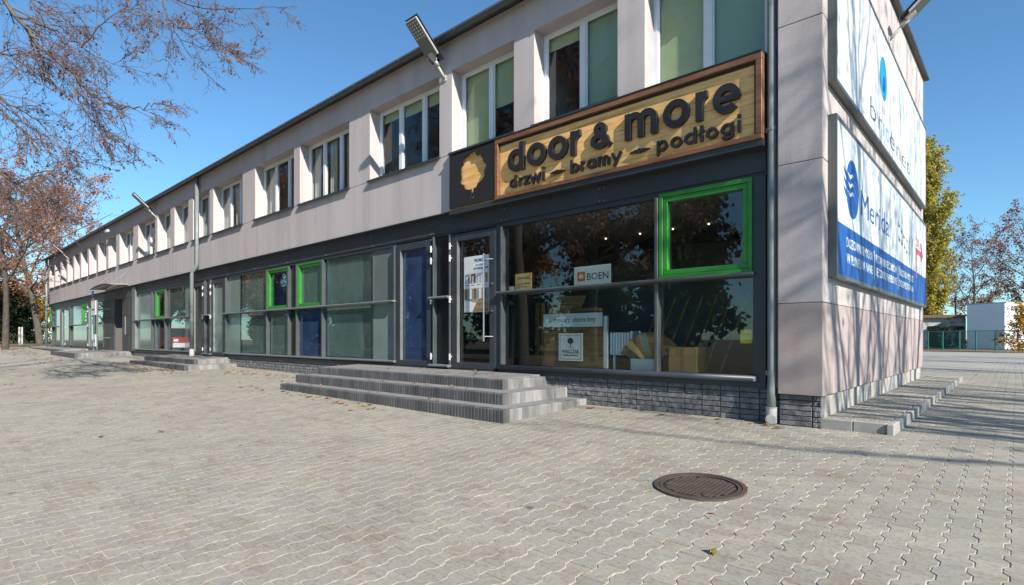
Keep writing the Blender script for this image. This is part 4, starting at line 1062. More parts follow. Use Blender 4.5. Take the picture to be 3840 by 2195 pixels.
MB().add([(-6.05, PY-0.0033, 1.552), (-5.62, PY-0.0033, 1.552), (-5.62, PY-0.0033, 1.70), (-5.80, PY-0.0033, 1.82), (-5.86, PY-0.0033, 1.80)], [(0, 1, 2, 3, 4)]).build('print', M['wood_mid'], ps)
MB().add([(-6.27, PY-0.0033, 1.552), (-6.05, PY-0.0033, 1.552), (-5.95, PY-0.0033, 1.72), (-6.27, PY-0.0033, 1.78)], [(0, 1, 2, 3)]).build('print', M['bwhite'], ps)

def card(name, label, x0, x1, z0, z1, m, y=0.12, cat='sign', d=0.012):
    r_ = empty(name, ((x0+x1)/2, y, z0), label, cat); B('board', M[m], r_, (x0, x1, y, y+d, z0, z1), c=0.002); return r_
def T(parent, body, x, z, size, m, y, w=None, bold=0.0, align='LEFT'):
    return text_mesh('lettering', body, size, M[m], parent, ((x, y-0.0012, z), (1, 0, 0), (0, 0, 1)), width=w, bold=bold, align=align)
NUM0 = ('first', 'second', 'third', 'fourth', 'fifth', 'sixth', 'seventh', 'eighth', 'ninth')
B('window_shelf', M['alu'], f1, (-5.20, -2.20, 0.075, 0.30, ZM-0.02, ZM+0.012))
c1 = card('flooring_brand_card', 'white card with orange emblem and dark lettering on the window shelf', -3.72, -3.02, 1.885, 2.21, 'paper')
B('emblem', M['orange'], c1, (-3.65, -3.50, 0.1185, 0.1195, 1.975, 2.125))
MB().prism(arc(-3.575, 2.05, 0.045, 0.04, 0, 340, 12), lambda a, b, d: (a, d, b), 0.1168, 0.1183).build('emblem', M['paper'], c1)
T(c1, 'BOEN', -3.46, 1.985, 0.16, 'ink', 0.12, 0.40)
c2 = card('opening_hours_board', 'small oak opening hours board standing on the window shelf', -5.02, -4.63, 1.885, 2.20, 'wood')
T(c2, 'Otwarte', -4.98, 2.10, 0.075, 'ink', 0.12, 0.30, 0.001); T(c2, 'pon-pt 8-18', -4.98, 2.00, 0.05, 'ink', 0.12, 0.29); T(c2, 'sob 9-14', -4.98, 1.94, 0.05, 'ink', 0.12, 0.22)
c2b = card('price_card', 'tiny white card beside the oak opening hours board', -5.17, -5.05, 1.885, 1.985, 'paper')
c3 = card('distributor_card', 'long white card lettered Dystrybutor above the walnut board', -4.40, -3.20, 1.235, 1.46, 'paper', 0.16)
T(c3, 'Dystrybutor produkt\u00f3w firmy', -4.28, 1.315, 0.12, 'ink', 0.16, 0.96)
c4 = card('walnut_sample_board', 'dark walnut floor sample board behind the square white card', -4.40, -3.20, 0.57, 1.23, 'wood_dark', 0.185, 'board', 0.02)
B('edge', M['paper'], c4, (-3.195, -3.13, 0.19, 0.23, 0.57, 1.40))
c5 = card('square_brand_card', 'square white card with a small tree emblem on the walnut board', -4.06, -3.57, 0.67, 1.13, 'paper', 0.15)
mb = MB(); 
for (a, b, c_, d_) in ((-4.03, -3.60, 0.70, 0.706), (-4.03, -3.60, 1.094, 1.10), (-4.03, -4.024, 0.706, 1.094), (-3.606, -3.60, 0.706, 1.094)): mb.box(a, b, 0.1485, 0.1495, c_, d_)
mb.build('border', M['ink'], c5)
MB().prism(arc(-3.815, 1.005, 0.06, 0.055, 0, 345, 14), lambda a, b, d: (a, d, b), 0.1485, 0.1495).box(-3.823, -3.807, 0.1485, 0.1495, 0.90, 0.955).box(-3.87, -3.76, 0.1485, 0.1495, 0.893, 0.899).build('emblem', M['ink'], c5)
T(c5, 'WALCZAK', -3.99, 0.80, 0.09, 'ink', 0.15, 0.36, 0.001); T(c5, 'pod\u0142ogi drewniane', -3.96, 0.755, 0.045, 'ink', 0.15, 0.30)
rad = empty('radiator', (-2.95, 0.25, 0.6), 'small white ribbed radiator behind the shop window', 'radiator')
for k in range(7): B('fin', M['white'], rad, (-3.10+0.05*k, -3.062+0.05*k, 0.22, 0.30, 0.78, 1.14), c=0.01)
B('side', M['white'], rad, (-2.745, -2.70, 0.22, 0.50, 0.76, 1.16), c=0.01); B('pipe', M['white'], rad, (-3.06, -3.03, 0.26, 0.29, 0.47, 0.78))
fan = empty('floor_sample_fan', (-2.5, 0.3, 0.5), 'fan of brown and grey floor sample strips behind the shop window', 'samples')
for k, m in enumerate(('wood_mid', 'wood', 'wood_mid', 'kerb', 'wood_mid', 'wood_dark', 'wood_dark', 'wood_dark')):
    a = R(150 - k*15)
    p0 = Vector((-2.40, 0.62)); d_ = Vector((math.cos(a), math.sin(a))); nrm = Vector((-d_.y, d_.x))
    poly = [p0-nrm*0.02, p0-nrm*0.075+d_*0.52, p0+nrm*0.075+d_*0.52, p0+nrm*0.02]
    MB().prism([(q_.x, q_.y) for q_ in poly], lambda aa, bb, dd: (aa, dd, bb), 0.20+0.006*k, 0.205+0.006*k).build('strip', M[m], fan)
B('white_box', M['paper'], None, (-2.66, -2.22, 0.10, 0.19, 0.565, 0.74), c=0.006)
tag(bpy.data.objects['white_box'], 'small white flat box before the fan of samples', 'box')
cb = empty('cardboard_box', (-1.85, 0.2, 0.56), 'brown cardboard box standing at the window beside the mullion', 'box')
B('carton', M['card'], cb, (-2.05, -1.63, 0.12, 0.42, 0.56, 0.92), c=0.004); B('tape', M['wood_mid'], cb, (-1.87, -1.82, 0.1175, 0.1195, 0.56, 0.92))
yc = card('yellow_notice', 'bright yellow notice card low in the right shop window', -1.02, -0.87, 0.98, 1.16, 'yellow', 0.075)
T(yc, 'Zapraszamy', -1.01, 1.09, 0.04, 'bred', 0.075, 0.12)
for k in range(9):
    x = -3.0 + k*0.235 + (0.25 if k > 6 else 0)
    o = MB().prism([(x, 0.48), (x+0.035, 0.48), (x+0.235, 1.75), (x+0.20, 1.75)], lambda a, b, d: (a, d + (b-0.48)*0.5, b), 0.75, 0.77).build('floor_plank', M['wood_mid'], None)
    tag(o, '%s leaning floor plank from the left at the back of the shop' % NUM0[k], 'plank', 'floor planks leaning in the shop')
for k in range(7):
    x = -5.15 + 0.12*k
    o = B('door_sample', M['wood_mid' if k % 2 else 'wood_dark'], None, (x, x+0.10, 0.85+0.02*k, 0.88+0.02*k, 0.48, 1.72)); tag(o, '%s sample panel from the left in the upright row beside the display stand' % NUM0[k], 'panel', 'sample panels in the shop')
gc = empty('display_stand', (-4.1, 0.7, 0.5), 'angled display stand behind the distributor card', 'stand')
MB().prism([(-4.55, 1.45), (-3.95, 1.50), (-3.80, 1.78), (-4.50, 1.80)], lambda a, b, d: (a, d, b), 0.60, 0.62).build('tray', M['wood_mid'], gc); B('post', M['wood_mid'], gc, (-4.52, -4.48, 0.62, 0.66, 0.47, 1.75)); B('shelf', M['wood_mid'], gc, (-4.2, -3.5, 0.5, 0.7, 1.50, 1.56))
for k, x in enumerate((-4.7, -3.9, -3.2, -2.5)):
    o = MB().tube([(x, 2.6, 3.14), (x, 2.6, 3.12)], 0.016, 10).build('ceiling_spotlight', M['spot'], None); tag(o, '%s small lit ceiling spotlight from the left inside the shop' % NUM0[k], 'spotlight', 'ceiling spotlights in the shop')
wd = empty('inner_window', (-0.6, 2.0, 1.0), 'white inner window on the side partition of the shop', 'window')
B('frame', M['white'], wd, (-1.3, -0.9, 4.52, 4.58, 0.9, 2.4)); B('bar', M['anth'], wd, (-1.12, -1.08, 4.50, 4.515, 0.9, 2.4), (-1.3, -0.9, 4.50, 4.515, 1.6, 1.64))

# ------------------------------------------------------------------ trees
def grow(rs, p, d, L, r_, lvl, P, out):
    seg = P['seg'][lvl]; pts = [p.copy()]; rad = [r_]; dirs = []
    d = d.normalized()
    for i in range(seg):
        d = (d + Vector(rs.normal(0, P['wig'][lvl], 3)) + Vector((0, 0, P['up'][lvl]))).normalized()
        p = p + d*(L/seg); pts.append(p.copy()); dirs.append(d.copy())
        rad.append(r_*(1 - (1-P['taper'])*(i+1)/seg))
    out.append((pts, rad, lvl))
    if lvl+1 >= len(P['seg']): return
    n = P['n'][lvl]
    for k in range(n):
        t = P['t0'][lvl] + (1-P['t0'][lvl])*(k+rs.uniform(0.1, 0.9))/n
        i = min(int(t*seg), seg-1); q = pts[i].lerp(pts[i+1], t*seg-i); dd = dirs[i]
        side = dd.cross(Vector(rs.normal(0, 1, 3)))
        if lvl == 0:
            az = k*2.39996 + rs.uniform(-0.4, 0.4); side = Vector((math.cos(az), math.sin(az), 0))
        elif P.get('flat', 0): side.z *= (1-P['flat'])
        if side.length < 1e-3: continue
        side.normalize()
        an = R(P['ang'][lvl]) * rs.uniform(0.75, 1.25)
        nd = dd*math.cos(an) + side*math.sin(an)
        cl = P['len'][lvl] * (P['shape'](t) if lvl == 0 else (1.05-0.6*t)) * rs.uniform(0.7, 1.2)
        if P['rel'][lvl]: cl *= L
        cr = max(rad[i]*P['rr'][lvl]*rs.uniform(0.7, 1.0), P['rmin'])
        grow(rs, q, nd, cl, cr, lvl+1, P, out)
def branch_mesh(name, out, lv, m, sides):
    mb = MB()
    for pts, rad, l_ in out:
        if l_ in lv: mb.tube(pts, rad, sides[l_], cap=False)
    return mb.mesh(name, m, True)
def leaf_mesh(name, rs, pts, size, m, droop=0.3):
    n = len(pts); c = np.array(pts, 'f')
    d = rs.normal(0, 1, (n, 3)); d[:, 2] -= droop; d /= np.linalg.norm(d, axis=1)[:, None]
    e = np.cross(d, rs.normal(0, 1, (n, 3))); e /= np.linalg.norm(e, axis=1)[:, None]
    nn = np.cross(d, e)
    s = (size*rs.uniform(0.55, 1.25, n))[:, None]
    a = c; b = c + d*s*0.55 + e*s*0.38 + nn*s*0.10; t = c + d*s; b2 = c + d*s*0.5 - e*s*0.38 + nn*s*0.12
    v = np.stack([a, b, t, b2], 1).reshape(-1, 3).astype('f')
    me = bpy.data.meshes.new(name); me.vertices.add(4*n); me.vertices.foreach_set('co', v.ravel())
    me.loops.add(4*n); me.loops.foreach_set('vertex_index', np.arange(4*n, dtype='i'))
    me.polygons.add(n); me.polygons.foreach_set('loop_start', np.arange(0, 4*n, 4, dtype='i')); me.update(calc_edges=True); me.shade_flat(); me.materials.append(m)
    return me
def twig_points(rs, out, lv, per, jit):
    pts = []
    for p, rad, l_ in out:
        if l_ in lv:
            for _ in range(per if isinstance(per, int) else rs.poisson(per)):
                t = rs.uniform(0.15, 1.0)*(len(p)-1); i = min(int(t), len(p)-2)
                pts.append(p[i].lerp(p[i+1], t-i) + Vector(rs.normal(0, jit, 3)))
    return pts
def tree_obj(name, loc, label, cat, meshes, rotz=0, scale=1.0, group=None):
    r_ = empty(name, loc, label, cat, group); r_.rotation_euler = (0, 0, rotz); r_.scale = (scale,)*3
    for nm, me in meshes:
        o = bpy.data.objects.new(nm, me); link(o); o.parent = r_
    return r_
SIDES = {0: 9, 1: 6, 2: 4, 3: 3, 4: 3}
def build_tree(seed, H_, r0, P, leafm, lsize, per, jit, wood='trunk', leaf_lv=(3,)):
    rs = np.random.RandomState(seed); out = []
    grow(rs, Vector((0, 0, 0)), Vector((rs.normal(0, 0.03), rs.normal(0, 0.03), 1)), H_, r0, 0, P, out)
    ms = [('trunk', branch_mesh('trunk', out, (0, 1), M['trunk'], SIDES)), ('branches', branch_mesh('branches', out, (2, 3), M['twig'], SIDES))]
    if per:
        ms.append(('crown', leaf_mesh('crown', rs, twig_points(rs, out, leaf_lv, per, jit), lsize, leafm)))
    return ms
ROUND = dict(seg=(9, 6, 4, 3), wig=(0.05, 0.12, 0.16, 0.2), up=(0.03, 0.06, 0.02, -0.02), taper=0.25, n=(22, 9, 7), t0=(0.22, 0.25, 0.15), ang=(58, 45, 42), len=(0.46, 0.42, 0.40), rel=(True, True, True),
             rr=(0.5, 0.5, 0.5), rmin=0.006, shape=lambda t: 0.55+0.75*math.sin(math.pi*min(1, 0.15+0.85*(1-t))**0.8)*0.9)
# russet tree behind the left end
P1 = dict(ROUND); P1['n'] = (26, 10, 7)
rus = build_tree(11, 13.0, 0.30, P1, M['leaf_orange'], 0.19, 7.0, 0.16)
def ground_at(u, t, dz=0.0):
    p = at(u, 1268.5, t); return Vector((p.x, p.y, G(p.x, p.y) + dz))
tree_obj('russet_tree', ground_at(150, 52), 'broad russet-leaved tree behind the far left end of the building', 'tree', rus, 0.4, 1.0)
tree_obj('russet_tree', ground_at(-60, 60), 'second russet tree cut by the left picture edge, behind the leaning trunk', 'tree', rus, 2.1, 1.1)
tree_obj('russet_tree', ground_at(270, 74), 'farther russet tree peeping over the far end of the roof', 'tree', rus, 4.0, 1.0)
P2 = dict(ROUND); P2['n'] = (16, 7, 5); P2['t0'] = (0.4, 0.2, 0.15)
lean = build_tree(5, 11.0, 0.20, P2, M['leaf_brown'], 0.16, 1.2, 0.1)
lt = tree_obj('leaning_tree', ground_at(20, 37.0), 'pale leaning tree trunk at the left picture edge', 'tree', lean, 0.7, 1.0); lt.rotation_euler = (R(4), R(9), 0.3)
# dark evergreen hedge and golden bush at the left
EV = dict(seg=(7, 4, 3), wig=(0.03, 0.1, 0.15), up=(0.02, 0.02, 0), taper=0.2, n=(70, 12), t0=(0.04, 0.15), ang=(75, 40), len=(0.30, 0.40), rel=(True, True), rr=(0.3, 0.5), rmin=0.006, shape=lambda t: 1.05-0.55*t)
def build_bush(seed, H_, r0, P, leafm, size, per, jit):
    rs = np.random.RandomState(seed); out = []
    grow(rs, Vector((0, 0, 0)), Vector((0, 0, 1)), H_, r0, 0, P, out)
    return [('trunk', branch_mesh('trunk', out, (0,), M['trunk'], SIDES)), ('branches', branch_mesh('branches', out, (1, 2), M['twig'], SIDES)), ('crown', leaf_mesh('crown', rs, twig_points(rs, out, (1, 2), per, jit), size, leafm))]
evg = build_bush(3, 6.0, 0.12, EV, M['leaf_dark'], 0.24, 14, 0.14)
for u, t, s in ((20, 56, 1.0), (75, 58, 0.85), (-50, 57, 1.0)):
    tree_obj('evergreen_bush', ground_at(u, t), {20: 'dark evergreen bush behind the leaning trunk', 75: 'lower dark evergreen bush right of the leaning trunk', -50: 'dark evergreen bush cut by the left picture edge'}[u], 'bush', evg, u*0.1, s, 'evergreen bushes at the left')
EV2 = dict(EV); EV2['n'] = (40, 9); EV2['len'] = (0.5, 0.45)
gold = build_bush(8, 3.6, 0.07, EV2, M['leaf_gold'], 0.17, 10, 0.12)
tree_obj('golden_bush', ground_at(140, 62), 'golden-leaved bush behind the bare trunks left of the building', 'bush', gold, 0, 1.3)
tree_obj('golden_bush', ground_at(3850, 42), 'golden-leaved bush by the green fence at the right picture edge', 'bush', gold, 1.0, 0.95)
# poplar
POP = dict(seg=(12, 7, 4), wig=(0.02, 0.07, 0.18), up=(0.02, 0.10, 0.0), taper=0.15, n=(120, 12), t0=(0.07, 0.15), ang=(38, 42), len=(0.24, 0.26), rel=(True, True), rr=(0.3, 0.5), rmin=0.006, shape=lambda t: 0.38+0.62*math.sin(math.pi*min(1.0, 0.12+t*0.80)))
pop = build_bush(21, 22.0, 0.40, POP, M['leaf_poplar'], 0.30, 17, 0.22)
tree_obj('poplar', ground_at(3478, 61), 'tall yellow-green poplar behind the end wall', 'poplar', pop, 0.5, 0.93)
# bare russet trees at the right
RT = dict(ROUND); RT['n'] = (24, 10, 7)
rt1 = build_tree(31, 12.5, 0.22, RT, M['leaf_brown'], 0.21, 6.0, 0.18)
tree_obj('russet_tree', ground_at(3660, 74), 'half-bare russet tree right of the poplar, behind the white building', 'tree', rt1, 0.2, 0.92)
tree_obj('russet_tree', ground_at(3860, 62), 'taller half-bare russet tree at the right picture edge', 'tree', rt1, 2.5, 0.98)
# trees standing off to the right: they throw the branch shadows on the end wall and yard
SH = dict(ROUND); SH['n'] = (18, 7, 5); SH['t0'] = (0.10, 0.15, 0.1); SH['ang'] = (30, 38, 40)
sh1 = build_tree(41, 10.5, 0.20, SH, M['leaf_brown'], 0.12, 0.9, 0.08)
for (x, y, rz, s, lb) in ((9.5, -0.20, 0.3, 1.0, 'slender bare tree off to the right whose trunk shades the end wall'), (11.0, 0.62, 2.2, 1.05, 'second slender bare tree off to the right beside the yard'),
                          (13.5, 2.8, 4.1, 1.15, 'third slender bare tree off to the right, farther back'), (14.0, -1.9, 1.0, 1.1, 'fourth slender bare tree off to the right, nearer the street'), (17.0, 0.6, 5.2, 1.3, 'tall fifth bare tree off to the right, behind the others'), (11.0, 13.5, 2.0, 1.2, 'sixth bare tree off to the right, level with the back of the building'), (14.0, 20.0, 3.3, 1.3, 'seventh bare tree off to the right, towards the green fence'), (17.0, 28.0, 0.6, 1.3, 'eighth bare tree off to the right, near the green fence')):
    tree_obj('young_tree', (x, y, 0), lb, 'tree', sh1, rz, s, 'trees off to the right')
# row of trees across the street: mirrored in the shop glass
NUM = ('first', 'second', 'third', 'fourth', 'fifth', 'sixth', 'seventh', 'eighth', 'ninth', 'tenth', 'eleventh', 'twelfth', 'thirteenth', 'fourteenth')
for k in range(13):
    x = -104 + 7.0*k + (k*37 % 5 - 2)*0.6; y = -23 - (k*53 % 6)
    tree_obj('street_tree', (x, y, -0.6), '%s russet street tree from the left in the row behind the viewer' % NUM[k], 'tree', rus if k % 3 else rt1, k*1.3, 1.15+0.07*(k*29 % 5), 'street trees behind the viewer')
for k in range(9):
    x = -94 + 9.2*k + (k*31 % 5 - 2)*0.9; y = -36 - (k*17 % 5)
    tree_obj('evergreen_tree', (x, y, -0.6), '%s dark evergreen from the left behind the street trees' % NUM[k], 'tree', evg, k*1.1, 2.0+0.2*(k*13 % 5), 'evergreens behind the viewer')

for k, (x, y) in enumerate(((-57, -14), (-68, -16), (-79, -14.5), (-92, -18), (-106, -16))):  # added out of view so the far panes mirror foliage, not bright sky
    tree_obj('street_tree', (x, y, G(x, y)), '%s russet tree added out of view at the far left for the pane reflections' % NUM[k], 'tree', rus, k*2.1+0.5, 1.05+0.05*(k % 3), 'trees added at the far left for the pane reflections')

# the near tree whose boughs hang into the picture at top left
nt_root = empty('overhanging_tree', (-13.5, -9.8, G(-13.5, -9.8)), 'bare overhanging tree with thin twigs and few russet leaves at the upper left', 'tree')
rs = np.random.RandomState(77)
out = []
base = Vector((-13.5, -9.8, G(-13.5, -9.8)))
trunk = [base, base+Vector((0.1, 0.1, 2.5)), base+Vector((0.0, 0.3, 5.0)), base+Vector((0.2, 0.4, 8.0)), base+Vector((0.1, 0.6, 11.0))]
out.append((trunk, [0.33, 0.28, 0.24, 0.17, 0.08], 0))
TW = dict(seg=(6, 5, 4, 3), wig=(0.07, 0.13, 0.18, 0.22), up=(-0.01, -0.04, -0.07, -0.10), taper=0.4, n=(9, 7, 5), t0=(0.2, 0.1, 0.1), ang=(40, 42, 45), len=(0.32, 0.50, 0.55), rel=(True, True, True), rr=(0.5, 0.55, 0.6), rmin=0.0045, shape=lambda t: 1.15-0.75*t)
def bough(pts, r0, seed, n=8, L=0.9, lv=0):
    """a limb through the given points, with twigs growing from it"""
    rs2 = np.random.RandomState(seed)
    P_ = [Vector(p) for p in pts]
    # resample smoothly
    cur = []
    for i in range(len(P_)-1):
        for k in range(5):
            t = k/5; a = P_[max(i-1, 0)]; b = P_[i]; c = P_[i+1]; d = P_[min(i+2, len(P_)-1)]
            cur.append(0.5*((2*b) + (c-a)*t + (2*a-5*b+4*c-d)*t*t + (3*b-a-3*c+d)*t**3) + Vector(rs2.normal(0, 0.025, 3)))
    cur.append(P_[-1]); m_ = len(cur)
    rad = [max(r0*(1-0.93*i/(m_-1)), 0.004) for i in range(m_)]
    out.append((cur, rad, 1))
    for k in range(n):
        t = 0.12 + 0.88*(k+rs2.uniform(0.1, 0.9))/n; i = min(int(t*(m_-1)), m_-2)
        d = (cur[i+1]-cur[i]).normalized(); side = d.cross(Vector(rs2.normal(0, 1, 3))).normalized()
        an = R(rs2.uniform(28, 55)); nd = d*math.cos(an) + side*math.sin(an) + Vector((0, 0, -0.12))
        Pq = dict(TW); Pq['seg'] = TW['seg'][1:]; Pq['wig'] = TW['wig'][1:]; Pq['up'] = TW['up'][1:]; Pq['n'] = TW['n'][1:]; Pq['t0'] = TW['t0'][1:]; Pq['ang'] = TW['ang'][1:]; Pq['len'] = TW['len'][1:]; Pq['rel'] = TW['rel'][1:]; Pq['rr'] = TW['rr'][1:]
        tmp_ = []
        grow(rs2, cur[i], nd, L*(1.25-0.7*t)*rs2.uniform(0.6, 1.25), max(rad[i]*0.5, 0.006), 0, Pq, tmp_)
        out.extend((p, r_, l_+2) for p, r_, l_ in tmp_)
tz = lambda h: base + Vector((0.1, 0.4, h))
boughs = [
    ([tz(8.5), at(180, -260, 12.5), at(420, -120, 12.0), at(600, -40, 11.5), at(760, 30, 11.2), at(1075, 35, 10.8)], 0.07, 9, 1.2),
    ([at(600, -40, 11.5), at(640, 90, 11.3), at(730, 110, 11.0), at(800, 170, 10.8), at(885, 215, 10.7)], 0.035, 9, 0.9),
    ([at(640, 90, 11.3), at(700, 160, 11.2), at(830, 190, 11.1), at(940, 220, 11.0)], 0.02, 6, 0.8),
    ([tz(6.5), at(-150, -120, 12), at(60, 60, 11.6), at(130, 150, 11.4), at(240, 250, 11.2), at(330, 340, 11.0), at(430, 400, 10.8), at(540, 405, 10.6), at(592, 385, 10.5)], 0.085, 15, 1.1),
    ([at(60, 60, 11.6), at(200, 110, 11.6), at(300, 175, 11.5), at(400, 225, 11.4), at(500, 230, 11.3)], 0.04, 10, 0.9),
    ([tz(7.5), at(-100, -200, 12), at(80, -30, 11.8), at(180, 60, 11.6), at(250, 80, 11.5), at(330, 110, 11.3)], 0.06, 10, 0.9),
    ([at(240, 250, 11.2), at(290, 350, 11.1), at(330, 430, 11.0), at(400, 500, 10.9), at(470, 520, 10.8)], 0.03, 10, 0.9),
    ([at(-20, 200, 11.6), at(40, 205, 11.6), at(150, 210, 11.5), at(260, 290, 11.5)], 0.04, 9, 0.9),
    ([tz(5.0), at(-160, 330, 12), at(20, 430, 11.8), at(90, 500, 11.6), at(180, 540, 11.5), at(270, 570, 11.4)], 0.06, 12, 1.0),
    ([tz(5.5), at(-180, 250, 12.5), at(0, 370, 12.3), at(120, 440, 12.2), at(200, 520, 12.0), at(280, 620, 11.9)], 0.05, 12, 1.0),
    ([tz(4.5), at(-160, 560, 12), at(0, 640, 11.8), at(60, 690, 11.7), at(150, 650, 11.6), at(240, 640, 11.5), at(330, 600, 11.4)], 0.055, 12, 1.0),
    ([at(0, 640, 11.8), at(60, 690, 11.7), at(120, 720, 11.6), at(165, 748, 11.5)], 0.05, 5, 0.7),
    ([at(150, 650, 11.6), at(190, 720, 11.5), at(230, 790, 11.4), at(280, 830, 11.3)], 0.025, 8, 0.7),
    ([at(-60, 700, 11.5), at(60, 760, 11.4), at(120, 830, 11.3)], 0.04, 8, 0.9),
    ([at(300, 175, 11.5), at(420, 60, 11.4), at(520, 30, 11.3), at(560, 140, 11.2)], 0.025, 8, 0.8),
    ([tz(9.5), at(-60, -520, 13), at(150, -380, 12.5), at(400, -300, 12)], 0.07, 9, 1.3),
]
for k, (pts, r0, n, L) in enumerate(boughs): bough(pts, r0*0.62, 100+k, int(n*2.0), L*1.15)
def shift(o_): return [([q - base for q in p], r_, l_) for p, r_, l_ in o_]
outl = shift(out)
leafpts = twig_points(rs, outl, (3, 4), 0.24, 0.008)
for nm, me in (('trunk', branch_mesh('trunk', outl, (0, 1), M['trunk'], SIDES)), ('branches', branch_mesh('branches', outl, (2, 3, 4), M['twig'], SIDES)), ('crown', leaf_mesh('crown', rs, leafpts, 0.058, M['leaf_brown'], 1.5))):
    o = bpy.data.objects.new(nm, me); link(o); o.parent = nt_root

# ------------------------------------------------------------------ far right: fence, buildings, lamp post
wb = empty('white_outbuilding', ground_at(3700, 55), 'plain white flat-roofed outbuilding behind the green fence', 'building')
pA, pB = ground_at(3626, 55), ground_at(3768, 52)
def wallseg(name, p, q, h0, h1, th, m, parent):
    d = (q-p); n_ = Vector((-d.y, d.x, 0)).normalized()*th
    v = [p+Vector((0, 0, h0)), q+Vector((0, 0, h0)), q+n_+Vector((0, 0, h0)), p+n_+Vector((0, 0, h0))]
    v += [a + Vector((0, 0, h1-h0)) for a in v]
    return MB().add(v, [(0,3,2,1),(4,5,6,7),(0,1,5,4),(1,2,6,5),(2,3,7,6),(3,0,4,7)]).build(name, m, parent)
wallseg('wall', pA, pB, 0, 4.35, 7.0, M['bld_white'], wb); wallseg('roof', pA-Vector((0.1, 0, 0)), pB+Vector((0.1, 0, 0)), 4.35, 4.45, 7.1, M['socket'], wb)
pC = ground_at(3980, 62)
lb = empty('low_outbuilding', ground_at(3560, 58), 'low weathered outbuilding with dark windows and a leaf-strewn roof', 'building')
pD, pE = ground_at(3425, 59), ground_at(3622, 57)
wallseg('wall', pD, pE, 0, 3.15, 4.0, M['bld_grey'], lb); wallseg('roof', pD+Vector((0, -0.4, 0)), pE+Vector((0, -0.4, 0)), 3.15, 3.45, 4.6, M['rooftile'], lb)
dE = (pE-pD)
for a, b in ((0.28, 0.52), (0.68, 0.97)):
    wallseg('window', pD+dE*a+Vector((0.02, -0.06, 0)), pD+dE*b+Vector((0.02, -0.06, 0)), 1.55, 2.30, 0.05, M['darkwin'], lb)
fc = empty('green_fence', ground_at(3700, 46), 'green metal mesh fence with posts across the end of the yard', 'fence')
fp = [ground_at(u, t) for u, t in ((3440, 56), (3480, 53), (3535, 51), (3598, 49), (3660, 47), (3733, 45), (3817, 43), (3920, 41))]
for a in fp:
    MB().tube([a, a+Vector((0, 0, 1.72))], 0.06, 6).build('post', M['fence'], fc)
def net_mat():
    m, n, l, p = nt('fence_mesh'); p.inputs['Base Color'].default_value = (0.03, 0.16, 0.12, 1)
    tr = n.new('ShaderNodeBsdfTransparent'); mx = n.new('ShaderNodeMixShader'); mx.inputs[0].default_value = 0.28
    l.new(tr.outputs[0], mx.inputs[1]); l.new(p.outputs[0], mx.inputs[2]); l.new(mx.outputs[0], n['Material Output'].inputs['Surface']); return m
M['net'] = net_mat()
for a, b in zip(fp[:-1], fp[1:]):
    MB().tube([a+Vector((0, 0, 1.66)), b+Vector((0, 0, 1.66))], 0.03, 5).build('rail', M['fence'], fc)
    MB().tube([a+Vector((0, 0, 0.12)), b+Vector((0, 0, 0.12))], 0.02, 5).build('rail', M['fence'], fc)
    n_ = Vector((0, 0.02, 0))
    MB().add([a+Vector((0, 0, 0.12)), b+Vector((0, 0, 0.12)), b+Vector((0, 0, 1.66)), a+Vector((0, 0, 1.66))], [(0, 1, 2, 3)]).build('net', M['net'], fc)
for u, t, sc_ in ((3500, 52, 0.30), (3545, 51, 0.34), (3600, 50, 0.28)):
    tree_obj('evergreen_bush', ground_at(u, t+2), {3500: 'dark low bush behind the fence nearest the end wall', 3545: 'dark low bush behind the fence under the left dark window', 3600: 'dark low bush behind the fence left of the white outbuilding'}[u], 'bush', evg, u*0.3, sc_, 'dark bushes behind the green fence')
lp = empty('street_lamp', ground_at(3583, 66), 'slim rusty street lamp post left of the white outbuilding', 'street lamp')
b_ = ground_at(3583, 66)
MB().tube([b_, b_+Vector((0, 0, 6.0))], 0.09, 8).build('post', M['rust'], lp); MB().tube([b_+Vector((0, 0, 6.0)), b_+Vector((-0.3, 0, 6.5)), b_+Vector((-0.8, 0, 6.7))], 0.05, 6).build('arm', M['alu'], lp)
MB().cbox(b_.x-1.2, b_.x-0.7, b_.y-0.12, b_.y+0.12, 6.65, 6.8, c=0.03).build('lamp_head', M['lampgrey'], lp)
for k, u in enumerate((72, 82)):
    o = MB().box(-0.06, 0.06, -0.06, 0.06, 0, 1.5).build('tree_stake', M['bld_grey'], None); o.location = ground_at(u, 46)
    tag(o, ('left' if k == 0 else 'right') + ' one of the two pale stakes beside the far trunk', 'stake', 'tree stakes')

# ------------------------------------------------------------------ fallen leaves
rs = np.random.RandomState(123)
def scatter(name, pts, size, m, label):
    n = len(pts); c = np.array(pts); v = []; f = []
    for i in range(n):
        a = rs.uniform(0, 6.28); s = size*rs.uniform(0.6, 1.35); ca_, sa_ = math.cos(a), math.sin(a)
        prof = [(-0.5, 0.0, 0.004), (-0.2, 0.26, 0.012), (0.15, 0.30, 0.020), (0.5, 0.0, 0.010), (0.15, -0.28, 0.016), (-0.2, -0.24, 0.010)]
        cu_ = rs.uniform(0.3, 1.6)
        k0 = len(v)
        for (x, y, z) in prof: v.append((c[i][0]+(x*ca_-y*sa_)*s, c[i][1]+(x*sa_+y*ca_)*s, c[i][2]+0.002+z*cu_*s/0.08))
        f += [(k0, k0+1, k0+2, k0+3), (k0, k0+3, k0+4, k0+5)]
    mb = MB(); mb.v = v; mb.f = f; mb.m = [0]*len(f)
    return tag(mb.build(name, m), label, 'leaves', kind='stuff')
def gp(x, y): return (x, y, G(x, y)+0.001)
L1 = []
for _ in range(130): L1.append(gp(rs.uniform(-24.5, -16.0), -1.72 - abs(rs.normal(0, 0.35))))
for _ in range(90): L1.append(gp(rs.uniform(-16.8, -10.0), -0.5 - abs(rs.normal(0, 0.5))))
